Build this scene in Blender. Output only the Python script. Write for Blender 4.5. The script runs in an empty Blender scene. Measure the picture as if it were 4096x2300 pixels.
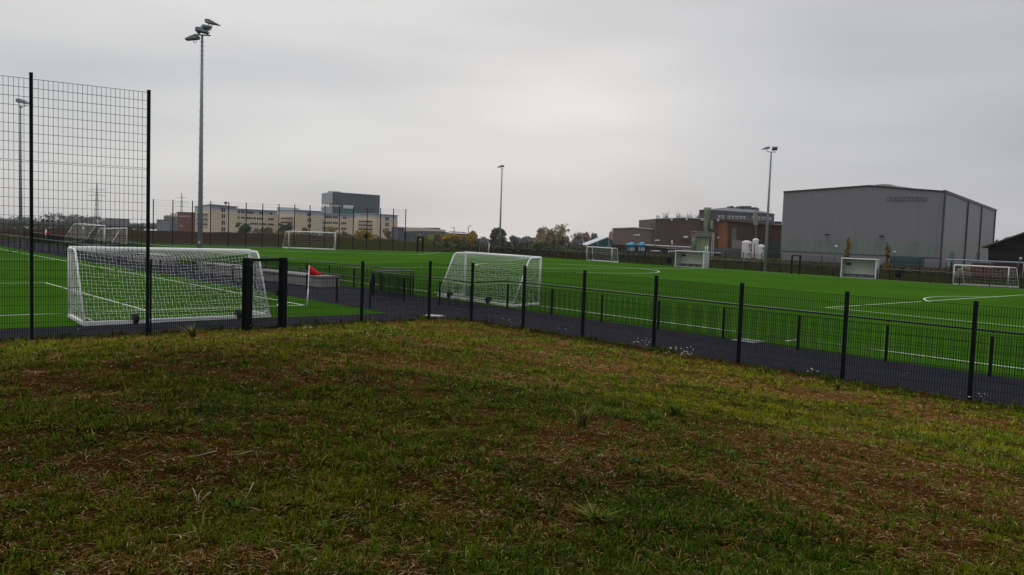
import bpy, math, random
import numpy as np
from mathutils import Vector, Matrix
C = bpy.data.collections.new('scene'); bpy.context.scene.collection.children.link(C)
S = bpy.context.scene
random.seed(7); RNG = np.random.default_rng(7)
# ------------------------------------------------------------------ camera
F, PITCH, ROLL, H = 3400.0, 0.0665, 0.035, 3.6          # focal length for a 4096 px wide frame, metres
FW = Vector((0, math.cos(PITCH), -math.sin(PITCH))); UP0 = Vector((0, math.sin(PITCH), math.cos(PITCH))); R0 = Vector((1, 0, 0))
RT = math.cos(ROLL)*R0 + math.sin(ROLL)*UP0; UPV = -math.sin(ROLL)*R0 + math.cos(ROLL)*UP0
EYE = Vector((0, 0, H))
cam = bpy.data.objects.new('camera', bpy.data.cameras.new('camera')); C.objects.link(cam); S.camera = cam
cam.data.sensor_width = 36; cam.data.lens = F/4096*36; cam.data.clip_start = .05; cam.data.clip_end = 9000
M = Matrix((RT, UPV, -FW)).transposed().to_4x4(); M.translation = EYE; cam.matrix_world = M
# ------------------------------------------------------------------ world: high grey overcast
SUN_EL, SUN_AZ = math.radians(32), math.radians(4)
W = bpy.data.worlds.new('World'); S.world = W; W.use_nodes = True
nt = W.node_tree; nt.nodes.clear()
def N(t, typ, **kw):
    n = t.nodes.new(typ)
    for k, v in kw.items(): setattr(n, k, v)
    return n
def math_(t, op, a, b=None, c=None, clamp=False):
    n = N(t, 'ShaderNodeMath', operation=op); n.use_clamp = clamp
    for i, x in enumerate((a, b, c)):
        if x is None: continue
        if isinstance(x, (int, float)): n.inputs[i].default_value = x
        else: t.links.new(x, n.inputs[i])
    return n.outputs[0]
def mix_(t, fac, a, b, mode='MIX'):
    n = N(t, 'ShaderNodeMix', data_type='RGBA', blend_type=mode)
    for s, x in ((n.inputs[0], fac), (n.inputs[6], a), (n.inputs[7], b)):
        if isinstance(x, (int, float)): s.default_value = x
        elif isinstance(x, (tuple, list)): s.default_value = (*x[:3], 1)
        else: t.links.new(x, s)
    return n.outputs[2]
tc = N(nt, 'ShaderNodeTexCoord'); sep = N(nt, 'ShaderNodeSeparateXYZ'); nt.links.new(tc.outputs['Generated'], sep.inputs[0])
X, Y, Z = sep.outputs
sky = N(nt, 'ShaderNodeTexSky', sky_type='NISHITA'); sky.sun_disc = False; sky.sun_elevation = SUN_EL; sky.sun_rotation = SUN_AZ
side = math_(nt, 'MULTIPLY_ADD', X, 1.15, 0.42, True)                 # clouds thicken towards the east
base = mix_(nt, side, (0.625, 0.625, 0.628), (0.455, 0.462, 0.500))
dv = N(nt, 'ShaderNodeVectorMath', operation='DOT_PRODUCT'); nt.links.new(tc.outputs['Generated'], dv.inputs[0])
gx, gz = .035, .088; gl = Vector((gx, 1, gz)).normalized(); dv.inputs[1].default_value = gl
glow = math_(nt, 'POWER', math_(nt, 'MAXIMUM', dv.outputs['Value'], 0.0), 16.0)
col = mix_(nt, math_(nt, 'MULTIPLY', glow, 0.42), base, (0.68, 0.685, 0.695))
glow2 = math_(nt, 'POWER', math_(nt, 'MAXIMUM', dv.outputs['Value'], 0.0), 95.0)
col = mix_(nt, math_(nt, 'MULTIPLY', glow2, 0.62), col, (0.86, 0.81, 0.765))
dv2 = N(nt, 'ShaderNodeVectorMath', operation='DOT_PRODUCT'); nt.links.new(tc.outputs['Generated'], dv2.inputs[0]); dv2.inputs[1].default_value = Vector((-.22, 1, .21)).normalized()
glow3 = math_(nt, 'POWER', math_(nt, 'MAXIMUM', dv2.outputs['Value'], 0.0), 40.0)
col = mix_(nt, math_(nt, 'MULTIPLY', glow3, 0.40), col, (0.76, 0.75, 0.74))
mp = N(nt, 'ShaderNodeMapping'); mp.inputs['Scale'].default_value = (1.5, 1.5, 7.0); mp.inputs['Rotation'].default_value = (0, math.radians(-14), 0)
nt.links.new(tc.outputs['Generated'], mp.inputs[0])
nz = N(nt, 'ShaderNodeTexNoise'); nz.inputs['Scale'].default_value = 1.5; nz.inputs['Detail'].default_value = 2.5; nz.inputs['Roughness'].default_value = .45
nt.links.new(mp.outputs[0], nz.inputs['Vector'])
cl = math_(nt, 'MULTIPLY_ADD', nz.outputs['Fac'], 0.74, 0.63)
cc = N(nt, 'ShaderNodeCombineXYZ')
nt.links.new(math_(nt, 'MULTIPLY_ADD', nz.outputs['Fac'], 0.80, 0.60), cc.inputs[0]); nt.links.new(cl, cc.inputs[1]); nt.links.new(math_(nt, 'MULTIPLY_ADD', nz.outputs['Fac'], 0.64, 0.68), cc.inputs[2])
col = mix_(nt, 1.0, col, cc.outputs[0], 'MULTIPLY')
zr = N(nt, 'ShaderNodeMapRange', interpolation_type='SMOOTHSTEP'); nt.links.new(Z, zr.inputs[0]); zr.inputs[1].default_value = .30; zr.inputs[2].default_value = .85; zr.inputs[3].default_value = 1.0; zr.inputs[4].default_value = 2.1   # an overcast sky is brightest overhead
zc = N(nt, 'ShaderNodeCombineXYZ'); [nt.links.new(zr.outputs[0], zc.inputs[i]) for i in range(3)]
col = mix_(nt, 1.0, col, zc.outputs[0], 'MULTIPLY')
skyc = mix_(nt, 1.0, sky.outputs[0], (0.08, 0.08, 0.08), 'MULTIPLY')
col = mix_(nt, 0.06, col, skyc)
bg = N(nt, 'ShaderNodeBackground'); bg.inputs[1].default_value = 1.0; nt.links.new(col, bg.inputs[0])
wo = N(nt, 'ShaderNodeOutputWorld'); nt.links.new(bg.outputs[0], wo.inputs[0])
sl = bpy.data.lights.new('sun', 'SUN'); sl.energy = 0.6; sl.angle = math.radians(25); sl.color = (1, .95, .88)
so = bpy.data.objects.new('sun', sl); C.objects.link(so)
sd = Vector((math.sin(SUN_AZ)*math.cos(SUN_EL), math.cos(SUN_AZ)*math.cos(SUN_EL), math.sin(SUN_EL)))
so.rotation_euler = sd.to_track_quat('Z', 'Y').to_euler()
S.view_settings.view_transform = 'Standard'; S.view_settings.look = 'None'; S.view_settings.exposure = 0; S.view_settings.gamma = 1
# ------------------------------------------------------------------ geometry helpers
def ray(px, py): return FW + RT*((px-2048)/F) - UPV*((py-1150)/F)
def gnd(px, py, z=0):                                      # where a sight line meets the level z
    d = ray(px, py); t = (z-H)/d.z; return EYE + d*t
def at(px, py, Yd):                                        # the point on a sight line at distance Yd
    d = ray(px, py); return EYE + d*(Yd/d.y)
def yh(px): return 1150 - F*math.tan(PITCH)/math.cos(ROLL) + math.tan(ROLL)*(px-2048)
PHI = -.725
U = Vector((math.sin(PHI), math.cos(PHI), 0)); V = Vector((math.cos(PHI), -math.sin(PHI), 0))
def P(u, v, z=0): return U*u + V*v + Vector((0, 0, z))
def toUV(p): return p.dot(U), p.dot(V)
class MB:
    def __init__(s): s.v = []; s.f = []
    def add(s, vs, fs):
        o = len(s.v); s.v += [tuple(x) for x in vs]; s.f += [tuple(i+o for i in f) for f in fs]; return s
    def hexa(s, b, t):                                     # bottom and top quads
        n = len(b); return s.add(list(b)+list(t), [tuple(range(n))[::-1], tuple(range(n, 2*n))] + [(i, (i+1) % n, n+(i+1) % n, n+i) for i in range(n)])
    def ext(s, poly, vec):
        poly = [Vector(p) for p in poly]; return s.hexa(poly, [p+Vector(vec) for p in poly])
    def box(s, c, a, b, h):                                # centre of base, half vectors a and b, height
        c, a, b = Vector(c), Vector(a), Vector(b); q = [c-a-b, c+a-b, c+a+b, c-a+b]
        return s.ext(q, (0, 0, h))
    def bar(s, p, q, w=.05, h=.05, up=(0, 0, 1)):
        p, q, up = Vector(p), Vector(q), Vector(up); d = (q-p).normalized()
        if abs(d.dot(up)) > .98: up = Vector((U.x, U.y, 0))
        x = d.cross(up).normalized()*w/2; y = x.cross(d).normalized()*h/2
        return s.ext([p-x-y, p+x-y, p+x+y, p-x+y], q-p)
    def tube(s, pts, r, n=6, cap=True):
        pts = [Vector(p) for p in pts]; k = len(pts); rs = r if isinstance(r, (list, tuple)) else [r]*k
        vs = []; up = None
        for i, p in enumerate(pts):
            d = (pts[min(i+1, k-1)]-pts[max(i-1, 0)])
            d = d.normalized() if d.length > 1e-9 else Vector((0, 0, 1))
            ref = Vector((0, 0, 1)) if abs(d.z) < .9 else Vector((1, 0, 0))
            x = d.cross(ref).normalized(); y = d.cross(x)
            vs += [p + (x*math.cos(a)+y*math.sin(a))*rs[i] for a in [2*math.pi*j/n for j in range(n)]]
        fs = [(i*n+j, i*n+(j+1) % n, (i+1)*n+(j+1) % n, (i+1)*n+j) for i in range(k-1) for j in range(n)]
        if cap: fs += [tuple(range(n))[::-1], tuple(range((k-1)*n, k*n))]
        return s.add(vs, fs)
    def lathe(s, c, prof, n=20):                           # (r, z) profile round a vertical axis
        c = Vector(c); vs = []
        for r, z in prof: vs += [c+Vector((r*math.cos(a), r*math.sin(a), z)) for a in [2*math.pi*j/n for j in range(n)]]
        k = len(prof); fs = [(i*n+j, i*n+(j+1) % n, (i+1)*n+(j+1) % n, (i+1)*n+j) for i in range(k-1) for j in range(n)]
        return s.add(vs, fs+[tuple(range(n))[::-1], tuple(range((k-1)*n, k*n))])
    def build(s, name, m, parent=None, smooth=False):
        me = bpy.data.meshes.new(name); o0 = parent_loc(parent)
        me.from_pydata([(x-o0[0], y-o0[1], z-o0[2]) for x, y, z in s.v], [], s.f); me.materials.append(m)
        if smooth: me.polygons.foreach_set('use_smooth', [True]*len(me.polygons))
        me.update(); o = bpy.data.objects.new(name, me); C.objects.link(o)
        if parent: o.parent = parent
        return o
def parent_loc(p):
    l = Vector((0, 0, 0))
    while p is not None: l = l + p.location; p = p.parent
    return l
def thing(name, label, cat, loc, group=None):
    o = bpy.data.objects.new(name, None); o.location = Vector(loc); o.empty_display_size = .2; C.objects.link(o)
    return tag(o, label, cat, group)
def tag(o, label=None, cat=None, group=None, kind=None):
    for k, x in (('label', label), ('category', cat), ('group', group), ('kind', kind)):
        if x: o[k] = x
    return o
def struct(name, mb, m, smooth=False): return tag(mb.build(name, m, None, smooth), kind='structure')
# ------------------------------------------------------------------ materials
def mat(name, col, rough=.7, var=0.0, scale=5.0, col2=None, metal=0.0, bump=0.0, spec=.3, detail=4, coords='Object', stretch=None, bscale=None):
    m = bpy.data.materials.new(name); m.use_nodes = True; t = m.node_tree; b = t.nodes['Principled BSDF']
    b.inputs['Roughness'].default_value = rough; b.inputs['Metallic'].default_value = metal; b.inputs['Specular IOR Level'].default_value = spec
    b.inputs['Base Color'].default_value = (*col, 1)
    if var or col2 or bump:
        g = N(t, 'ShaderNodeNewGeometry'); mp = N(t, 'ShaderNodeMapping'); t.links.new(g.outputs['Position'], mp.inputs[0])
        if stretch: mp.inputs['Scale'].default_value = stretch
        n = N(t, 'ShaderNodeTexNoise'); n.inputs['Scale'].default_value = scale; n.inputs['Detail'].default_value = detail; n.inputs['Roughness'].default_value = .6
        t.links.new(mp.outputs[0], n.inputs['Vector'])
        c2 = col2 or tuple(c*(1+var) for c in col); c1 = col if col2 else tuple(c*(1-var) for c in col)
        r = N(t, 'ShaderNodeMapRange'); r.inputs[1].default_value = .33; r.inputs[2].default_value = .67; t.links.new(n.outputs['Fac'], r.inputs[0])
        t.links.new(mix_(t, r.outputs[0], c1, c2), b.inputs['Base Color'])
        if bump:
            n2 = n
            if bscale:
                n2 = N(t, 'ShaderNodeTexNoise'); n2.inputs['Scale'].default_value = bscale; n2.inputs['Detail'].default_value = 5; t.links.new(g.outputs['Position'], n2.inputs['Vector'])
            bp = N(t, 'ShaderNodeBump'); bp.inputs['Strength'].default_value = bump; bp.inputs['Distance'].default_value = .05
            t.links.new(n2.outputs['Fac'], bp.inputs['Height']); t.links.new(bp.outputs[0], b.inputs['Normal'])
    return m
def ribbed(name, col, axis, pitch, dark=.75, rough=.55, var=.12, col2=None, stain=(0, 0, 0), stain_amt=0, hor=None):
    """sheet cladding: fine vertical ribs along a wall axis, rain stains running down"""
    m = bpy.data.materials.new(name); m.use_nodes = True; t = m.node_tree; b = t.nodes['Principled BSDF']
    b.inputs['Roughness'].default_value = rough; b.inputs['Specular IOR Level'].default_value = .25
    g = N(t, 'ShaderNodeNewGeometry'); d = N(t, 'ShaderNodeVectorMath', operation='DOT_PRODUCT'); d.inputs[1].default_value = axis
    t.links.new(g.outputs['Position'], d.inputs[0])
    fr = math_(t, 'FRACT', math_(t, 'DIVIDE', d.outputs['Value'], pitch))
    rib = math_(t, 'LESS_THAN', fr, .22)
    sx = N(t, 'ShaderNodeSeparateXYZ'); t.links.new(g.outputs['Position'], sx.inputs[0])
    cb = N(t, 'ShaderNodeCombineXYZ'); t.links.new(d.outputs['Value'], cb.inputs[0]); t.links.new(math_(t, 'MULTIPLY', sx.outputs[2], .12), cb.inputs[2])
    n = N(t, 'ShaderNodeTexNoise'); n.inputs['Scale'].default_value = .9; n.inputs['Detail'].default_value = 6; n.inputs['Roughness'].default_value = .7; t.links.new(cb.outputs[0], n.inputs['Vector'])
    r = N(t, 'ShaderNodeMapRange'); r.inputs[1].default_value = .35; r.inputs[2].default_value = .7; t.links.new(n.outputs['Fac'], r.inputs[0])
    c = mix_(t, r.outputs[0], tuple(x*(1-var) for x in col), col2 or tuple(x*(1+var) for x in col))
    c = mix_(t, math_(t, 'MULTIPLY', rib, 1-dark), c, tuple(x*.4 for x in col))
    if hor:
        fz = math_(t, 'FRACT', math_(t, 'DIVIDE', sx.outputs[2], hor)); hz = math_(t, 'LESS_THAN', fz, .05)
        c = mix_(t, math_(t, 'MULTIPLY', hz, .35), c, tuple(x*.5 for x in col))
    t.links.new(c, b.inputs['Base Color']); return m
BLACK = mat('black_green_paint', (.005, .0075, .0075), .6, .3, 30, spec=.06)
BLACK2 = mat('dark_green_paint', (.005, .009, .008), .6, .3, 30, spec=.06)
RAILTOP = mat('rail_paint', (.010, .018, .015), .35, .2, 20, spec=.45)
WHITE = mat('white_aluminium', (.78, .79, .80), .35, .06, 6, spec=.5)
WHITED = mat('weathered_white', (.52, .53, .53), .55, .12, 3)
NET = mat('white_net', (.62, .64, .60), .8)
GALV = mat('galvanised_steel', (.20, .225, .245), .6, .12, 4, stretch=(1, 1, .2))
GALVD = mat('dark_steel', (.07, .07, .085), .55, .1, 4)
LINE = mat('line_paint', (.52, .58, .47), .8, .12, 25)
RED = mat('red_flag', (.80, .010, .018), .6, .06, 10)
RUBBER = mat('black_rubber', (.012, .011, .011), .8)
CONC = mat('pale_concrete', (.21, .20, .195), .85, .12, 3, bump=.1)
CONCD = mat('dark_capping', (.05, .052, .05), .8, .2, 3)
GLASSD = mat('dark_window', (.02, .024, .032), .15, .3, .6, spec=.5)
WFRAME = mat('window_frame', (.5, .5, .5), .5)
SOIL = (.030, .019, .011)
# asphalt
ASPH = mat('asphalt', (.0140, .0142, .022), .95, 0, 2.2, col2=(.0200, .0203, .029), bump=.25, bscale=140, spec=.03)
# artificial turf: fibre grain and brushed lanes
def turf(name, lane_u0):
    m = bpy.data.materials.new(name); m.use_nodes = True; t = m.node_tree; b = t.nodes['Principled BSDF']
    b.inputs['Roughness'].default_value = .75; b.inputs['Specular IOR Level'].default_value = 0
    g = N(t, 'ShaderNodeNewGeometry')
    n = N(t, 'ShaderNodeTexNoise'); n.inputs['Scale'].default_value = 45; n.inputs['Detail'].default_value = 3; t.links.new(g.outputs['Position'], n.inputs['Vector'])
    n3 = N(t, 'ShaderNodeTexNoise'); n3.inputs['Scale'].default_value = .12; n3.inputs['Detail'].default_value = 4; t.links.new(g.outputs['Position'], n3.inputs['Vector'])
    c = mix_(t, n.outputs['Fac'], (.027, .082, .005), (.046, .124, .008))
    d = N(t, 'ShaderNodeVectorMath', operation='DOT_PRODUCT'); d.inputs[1].default_value = U; t.links.new(g.outputs['Position'], d.inputs[0])
    ln = math_(t, 'GREATER_THAN', math_(t, 'FRACT', math_(t, 'DIVIDE', math_(t, 'SUBTRACT', d.outputs['Value'], lane_u0), 7.6)), .5)
    c = mix_(t, math_(t, 'MULTIPLY', ln, .10), c, (.042, .125, .007))
    r = N(t, 'ShaderNodeMapRange'); r.inputs[1].default_value = .35; r.inputs[2].default_value = .65; r.inputs[3].default_value = .86; r.inputs[4].default_value = 1.12; t.links.new(n3.outputs['Fac'], r.inputs[0])
    cb = N(t, 'ShaderNodeCombineXYZ'); [t.links.new(r.outputs[0], cb.inputs[i]) for i in range(3)]
    c = mix_(t, 1.0, c, cb.outputs[0], 'MULTIPLY'); t.links.new(c, b.inputs['Base Color'])
    bp = N(t, 'ShaderNodeBump'); bp.inputs['Strength'].default_value = .5; bp.inputs['Distance'].default_value = .03; t.links.new(n.outputs['Fac'], bp.inputs['Height']); t.links.new(bp.outputs[0], b.inputs['Normal'])
    return m
TURF = turf('artificial_turf', 1.5)
def patchy(name, cols, s1, s2, bump=.6):
    """natural ground: two noises choose between four real-world colours"""
    m = bpy.data.materials.new(name); m.use_nodes = True; t = m.node_tree; b = t.nodes['Principled BSDF']
    b.inputs['Roughness'].default_value = 1; b.inputs['Specular IOR Level'].default_value = .0
    g = N(t, 'ShaderNodeNewGeometry'); ns = []
    for s in (s1, s2, s2*9):
        n = N(t, 'ShaderNodeTexNoise'); n.inputs['Scale'].default_value = s; n.inputs['Detail'].default_value = 5; n.inputs['Roughness'].default_value = .65; t.links.new(g.outputs['Position'], n.inputs['Vector'])
        r = N(t, 'ShaderNodeMapRange'); r.inputs[1].default_value = .4; r.inputs[2].default_value = .6; t.links.new(n.outputs['Fac'], r.inputs[0]); ns.append(r.outputs[0])
    c = mix_(t, ns[0], mix_(t, ns[1], cols[0], cols[1]), mix_(t, ns[1], cols[2], cols[3]))
    c = mix_(t, math_(t, 'MULTIPLY', ns[2], .45), c, tuple(x*.45 for x in cols[0]))
    t.links.new(c, b.inputs['Base Color'])
    bp = N(t, 'ShaderNodeBump'); bp.inputs['Strength'].default_value = bump; bp.inputs['Distance'].default_value = .05; t.links.new(ns[2], bp.inputs['Height']); t.links.new(bp.outputs[0], b.inputs['Normal'])
    return m
MEADOW = patchy('meadow_soil', [(.050, .024, .010), (.065, .036, .011), (.040, .044, .010), (.052, .060, .012)], .35, 2.2)
VERGE = patchy('verge_grass', [(.026, .036, .009), (.038, .045, .011), (.040, .033, .012), (.024, .032, .009)], .25, 1.5)
BERM = patchy('berm_soil', [(.036, .021, .015), (.028, .018, .012), (.042, .026, .018), (.034, .026, .014)], .12, .6)
FAR = patchy('far_fields', [(.045, .045, .022), (.055, .05, .028), (.05, .04, .022), (.04, .045, .02)], .01, .1)
# ------------------------------------------------------------------ the ground
g = MB(); gr = [(-300, -.35), (225, -.35), (300, -3.2), (420, -9), (700, -24), (1800, -60), (5200, -190)]      # the land falls away behind the grounds
g.add([(x, y, z) for y, z in gr for x in (-3000, 3000)], [(2*i, 2*i+1, 2*i+3, 2*i+2) for i in range(len(gr)-1)]); struct('ground', g, FAR)
def poly(name, uvs, z, m, zb=-.3):
    mb = MB(); mb.ext([P(u, v, zb) for u, v in uvs][::1], (0, 0, z-zb)); return struct(name, mb, m)
poly('verge', [(-60, 83), (-60, 112), (60, 130), (150, 105), (150, 24), (100, 23), (126, 26), (121, 50), (105, 80), (100, 84.3)], -.02, VERGE)
poly('path', [(27.45, -40), (130, -40), (130, 60), (100, 60), (40, 30), (-40, 30), (-40, 21.3), (20.5, 21.3), (25, 20.6), (27.45, 19.0)], 0, ASPH)
poly('pitch', [(31.6, -40), (29.75, 19.5), (125, 19.5), (125, -40)], .012, TURF, -.2)
poly('pitch', [(-30, 26.1), (-30, 84.4), (45, 84.6), (56, 85.3), (64, 83.0), (79, 83.3), (101, 82), (106, 72.3), (120.7, 47.7), (121.5, 40), (123, 26.1)][::-1], .012, TURF, -.2)
# painted lines
def stripe(name, a, b, w=.12, z=.018):
    a, b = Vector(a), Vector(b); a.z = b.z = 0; d = (b-a).normalized(); n = Vector((-d.y, d.x, 0))*w/2
    mb = MB(); q = [a-n, b-n, b+n, a+n]; mb.add([(p.x, p.y, z) for p in q], [(0, 1, 2, 3)]); return tag(mb.build(name, LINE), kind='structure')
def arc(name, c, r, a0, a1, w=.12, z=.022, n=72):
    mb = MB(); vs = []
    for i in range(n+1):
        a = a0+(a1-a0)*i/n; d = U*math.cos(a)+V*math.sin(a)
        for rr in (r-w/2, r+w/2): p = c+d*rr; vs.append((p.x, p.y, z))
    mb.add(vs, [(2*i, 2*i+1, 2*i+3, 2*i+2) for i in range(n)]); return tag(mb.build(name, LINE), kind='structure')
stripe('touchline', P(-30, 28.3), P(121, 28.3), .13)
stripe('halfway_line', P(64.45, 28.3), P(58.6, 83.2), .14, .020)
arc('centre_circle', P(61.6, 62.0), 9.35, 0, 2*math.pi, .14)
pb = P(23.3, 43.6)
stripe('penalty_area_line', pb, P(23.0, 84.0), .12, .020); stripe('penalty_area_line', pb, P(0, 43.3), .12, .022)
da = gnd(3700, 1206); db = gnd(4012, 1191); dc = (da+db)/2; rr = 9.2; hc = (da-db).length/2; dd = math.sqrt(max(.1, rr*rr-hc*hc))
arc('penalty_arc', dc-U*dd, rr, -math.asin(min(.99, hc/rr)), math.asin(min(.99, hc/rr)), .12, .024)
stripe('touchline', P(-30, 83.9), P(47, 83.9), .1); stripe('touchline', P(47, 83.9), P(63, 82.6), .1, .019)
stripe('goal_line', gnd(640, 979.5), gnd(1880, 1013), .16, .019)
stripe('penalty_area_line', gnd(900, 1001), gnd(1676, 1019), .16, .020); stripe('penalty_area_line', gnd(1676, 1019), gnd(1760, 1010), .12, .021)
stripe('goal_line', P(34.0, 17.9), P(34.2, -30), .12, .018); stripe('touchline', P(34.0, 17.9), P(120, 17.9), .12, .020)
stripe('penalty_area_line', P(34.0, 11.2), P(49.7, 11.2), .12, .022); stripe('penalty_area_line', P(49.7, 11.2), P(49.9, -30), .12, .024)
hp = toUV(gnd(0, 1037)); stripe('halfway_line', P(hp[0], 17.9), P(hp[0]+.3, -30), .12, .022)
arc('corner_arc', P(34.0, 17.9), 1.1, -math.pi/2, 0, .1, .026, 16)
stripe('technical_area_line', gnd(3142, 1366), gnd(3186, 1361), .1, .02)
# ------------------------------------------------------------------ foreground mound
NT = {}
def vnoise(x, y, s, seed):
    x = np.asarray(x)*s; y = np.asarray(y)*s; xi = np.floor(x).astype(int); yi = np.floor(y).astype(int); xf = x-xi; yf = y-yi
    T = NT.setdefault(seed, None) if NT.get(seed) is not None else NT.__setitem__(seed, np.random.default_rng(seed).random((256, 256))) or NT[seed]; h = lambda a, b: T[a % 256, b % 256]
    sx = xf*xf*(3-2*xf); sy = yf*yf*(3-2*yf)
    return (h(xi, yi)*(1-sx)+h(xi+1, yi)*sx)*(1-sy)+(h(xi, yi+1)*(1-sx)+h(xi+1, yi+1)*sx)*sy
def hmound(u, v):
    a = 27.6-u; b = 21.35-v; k = 1.4
    hcl = np.clip(.5+.5*(b-a)/k, 0, 1); s = b*(1-hcl)+a*hcl-k*hcl*(1-hcl)          # rounded corner of the fence line
    t = np.clip((s-.6)/19, 0, 1); z = 1.95*(t*t*(3-2*t)*.6+t*.4)
    z = z + np.clip(s/1.0, 0, 1)*.05
    bump = (vnoise(u, v, .45, 1)-.5)*.16+(vnoise(u, v, 1.6, 2)-.5)*.07+(vnoise(u, v, 5, 3)-.5)*.035
    z = z + bump*np.clip(s/4, 0, 1)
    return np.where(s < 0, np.maximum(-.3, s*.6), z), s
us = np.arange(-26, 28.6, .14); vs_ = np.arange(-32, 22.4, .14); UU, VV = np.meshgrid(us, vs_, indexing='ij'); ZZ, SS = hmound(UU, VV)
nx, ny = UU.shape; XY = UU[..., None]*np.array([U.x, U.y])+VV[..., None]*np.array([V.x, V.y])
verts = np.concatenate([XY, ZZ[..., None]], -1).reshape(-1, 3)
ii = (np.arange(nx-1)[:, None]*ny+np.arange(ny-1)[None]).ravel(); quads = np.stack([ii, ii+1, ii+ny+1, ii+ny], 1)
def npmesh(name, verts, loops, sizes, m, cols=None):
    me = bpy.data.meshes.new(name); me.vertices.add(len(verts)); me.vertices.foreach_set('co', np.asarray(verts, np.float32).ravel())
    me.loops.add(len(loops)); me.loops.foreach_set('vertex_index', np.asarray(loops, np.int32))
    st = np.concatenate([[0], np.cumsum(sizes)[:-1]]).astype(np.int32); me.polygons.add(len(sizes)); me.polygons.foreach_set('loop_start', st); me.polygons.foreach_set('loop_total', np.asarray(sizes, np.int32))
    me.update(calc_edges=True); me.materials.append(m)
    if cols is not None:
        a = me.color_attributes.new('tint', 'FLOAT_COLOR', 'POINT'); a.data.foreach_set('color', np.concatenate([cols, np.ones((len(cols), 1))], 1).astype(np.float32).ravel())
    o = bpy.data.objects.new(name, me); C.objects.link(o); return o
def patch(u, v): return vnoise(u, v, .28, 11)*.32+vnoise(u, v, .9, 12)*.31+vnoise(u, v, 2.6, 13)*.22+vnoise(u, v, 7, 14)*.15
def dry(s): return np.clip((17-s)/12, 0, 1)*np.clip((s-.7)/1.2, 0, 1)-.35*np.clip((1.9-s)/1.2, 0, 1)-.26*np.clip((s-12)/7, 0, 1)                    # drier, yellower by the fence, plus painted lens vignette darkening towards the viewpoint
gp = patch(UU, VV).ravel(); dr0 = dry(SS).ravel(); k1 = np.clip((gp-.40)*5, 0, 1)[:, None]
gc = np.array([.055, .025, .008])*(1-k1)+np.array([.026, .026, .004])*k1; gc = gc*(1+1.0*dr0[:, None])*(.7+.6*vnoise(UU, VV, 3.1, 15).ravel()[:, None])  # soil tint carries the painted vignette as well as the dryness
def soil():
    m = bpy.data.materials.new('bank_soil'); m.use_nodes = True; t = m.node_tree; b = t.nodes['Principled BSDF']; b.inputs['Roughness'].default_value = 1; b.inputs['Specular IOR Level'].default_value = 0
    a = N(t, 'ShaderNodeAttribute', attribute_name='tint'); g = N(t, 'ShaderNodeNewGeometry'); n = N(t, 'ShaderNodeTexNoise'); n.inputs['Scale'].default_value = 38; n.inputs['Detail'].default_value = 6; n.inputs['Roughness'].default_value = .75; t.links.new(g.outputs['Position'], n.inputs['Vector'])
    r = N(t, 'ShaderNodeMapRange'); r.inputs[1].default_value = .35; r.inputs[2].default_value = .65; r.inputs[3].default_value = .35; r.inputs[4].default_value = 1.6; t.links.new(n.outputs['Fac'], r.inputs[0]); c = N(t, 'ShaderNodeCombineXYZ'); [t.links.new(r.outputs[0], c.inputs[i]) for i in range(3)]
    t.links.new(mix_(t, 1.0, a.outputs['Color'], c.outputs[0], 'MULTIPLY'), b.inputs['Base Color']); bp = N(t, 'ShaderNodeBump'); bp.inputs['Strength'].default_value = .8; bp.inputs['Distance'].default_value = .04; t.links.new(n.outputs['Fac'], bp.inputs['Height']); t.links.new(bp.outputs[0], b.inputs['Normal']); return m
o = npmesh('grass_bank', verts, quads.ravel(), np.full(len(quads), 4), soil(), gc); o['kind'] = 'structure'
o.data.polygons.foreach_set('use_smooth', [True]*len(o.data.polygons))
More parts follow.
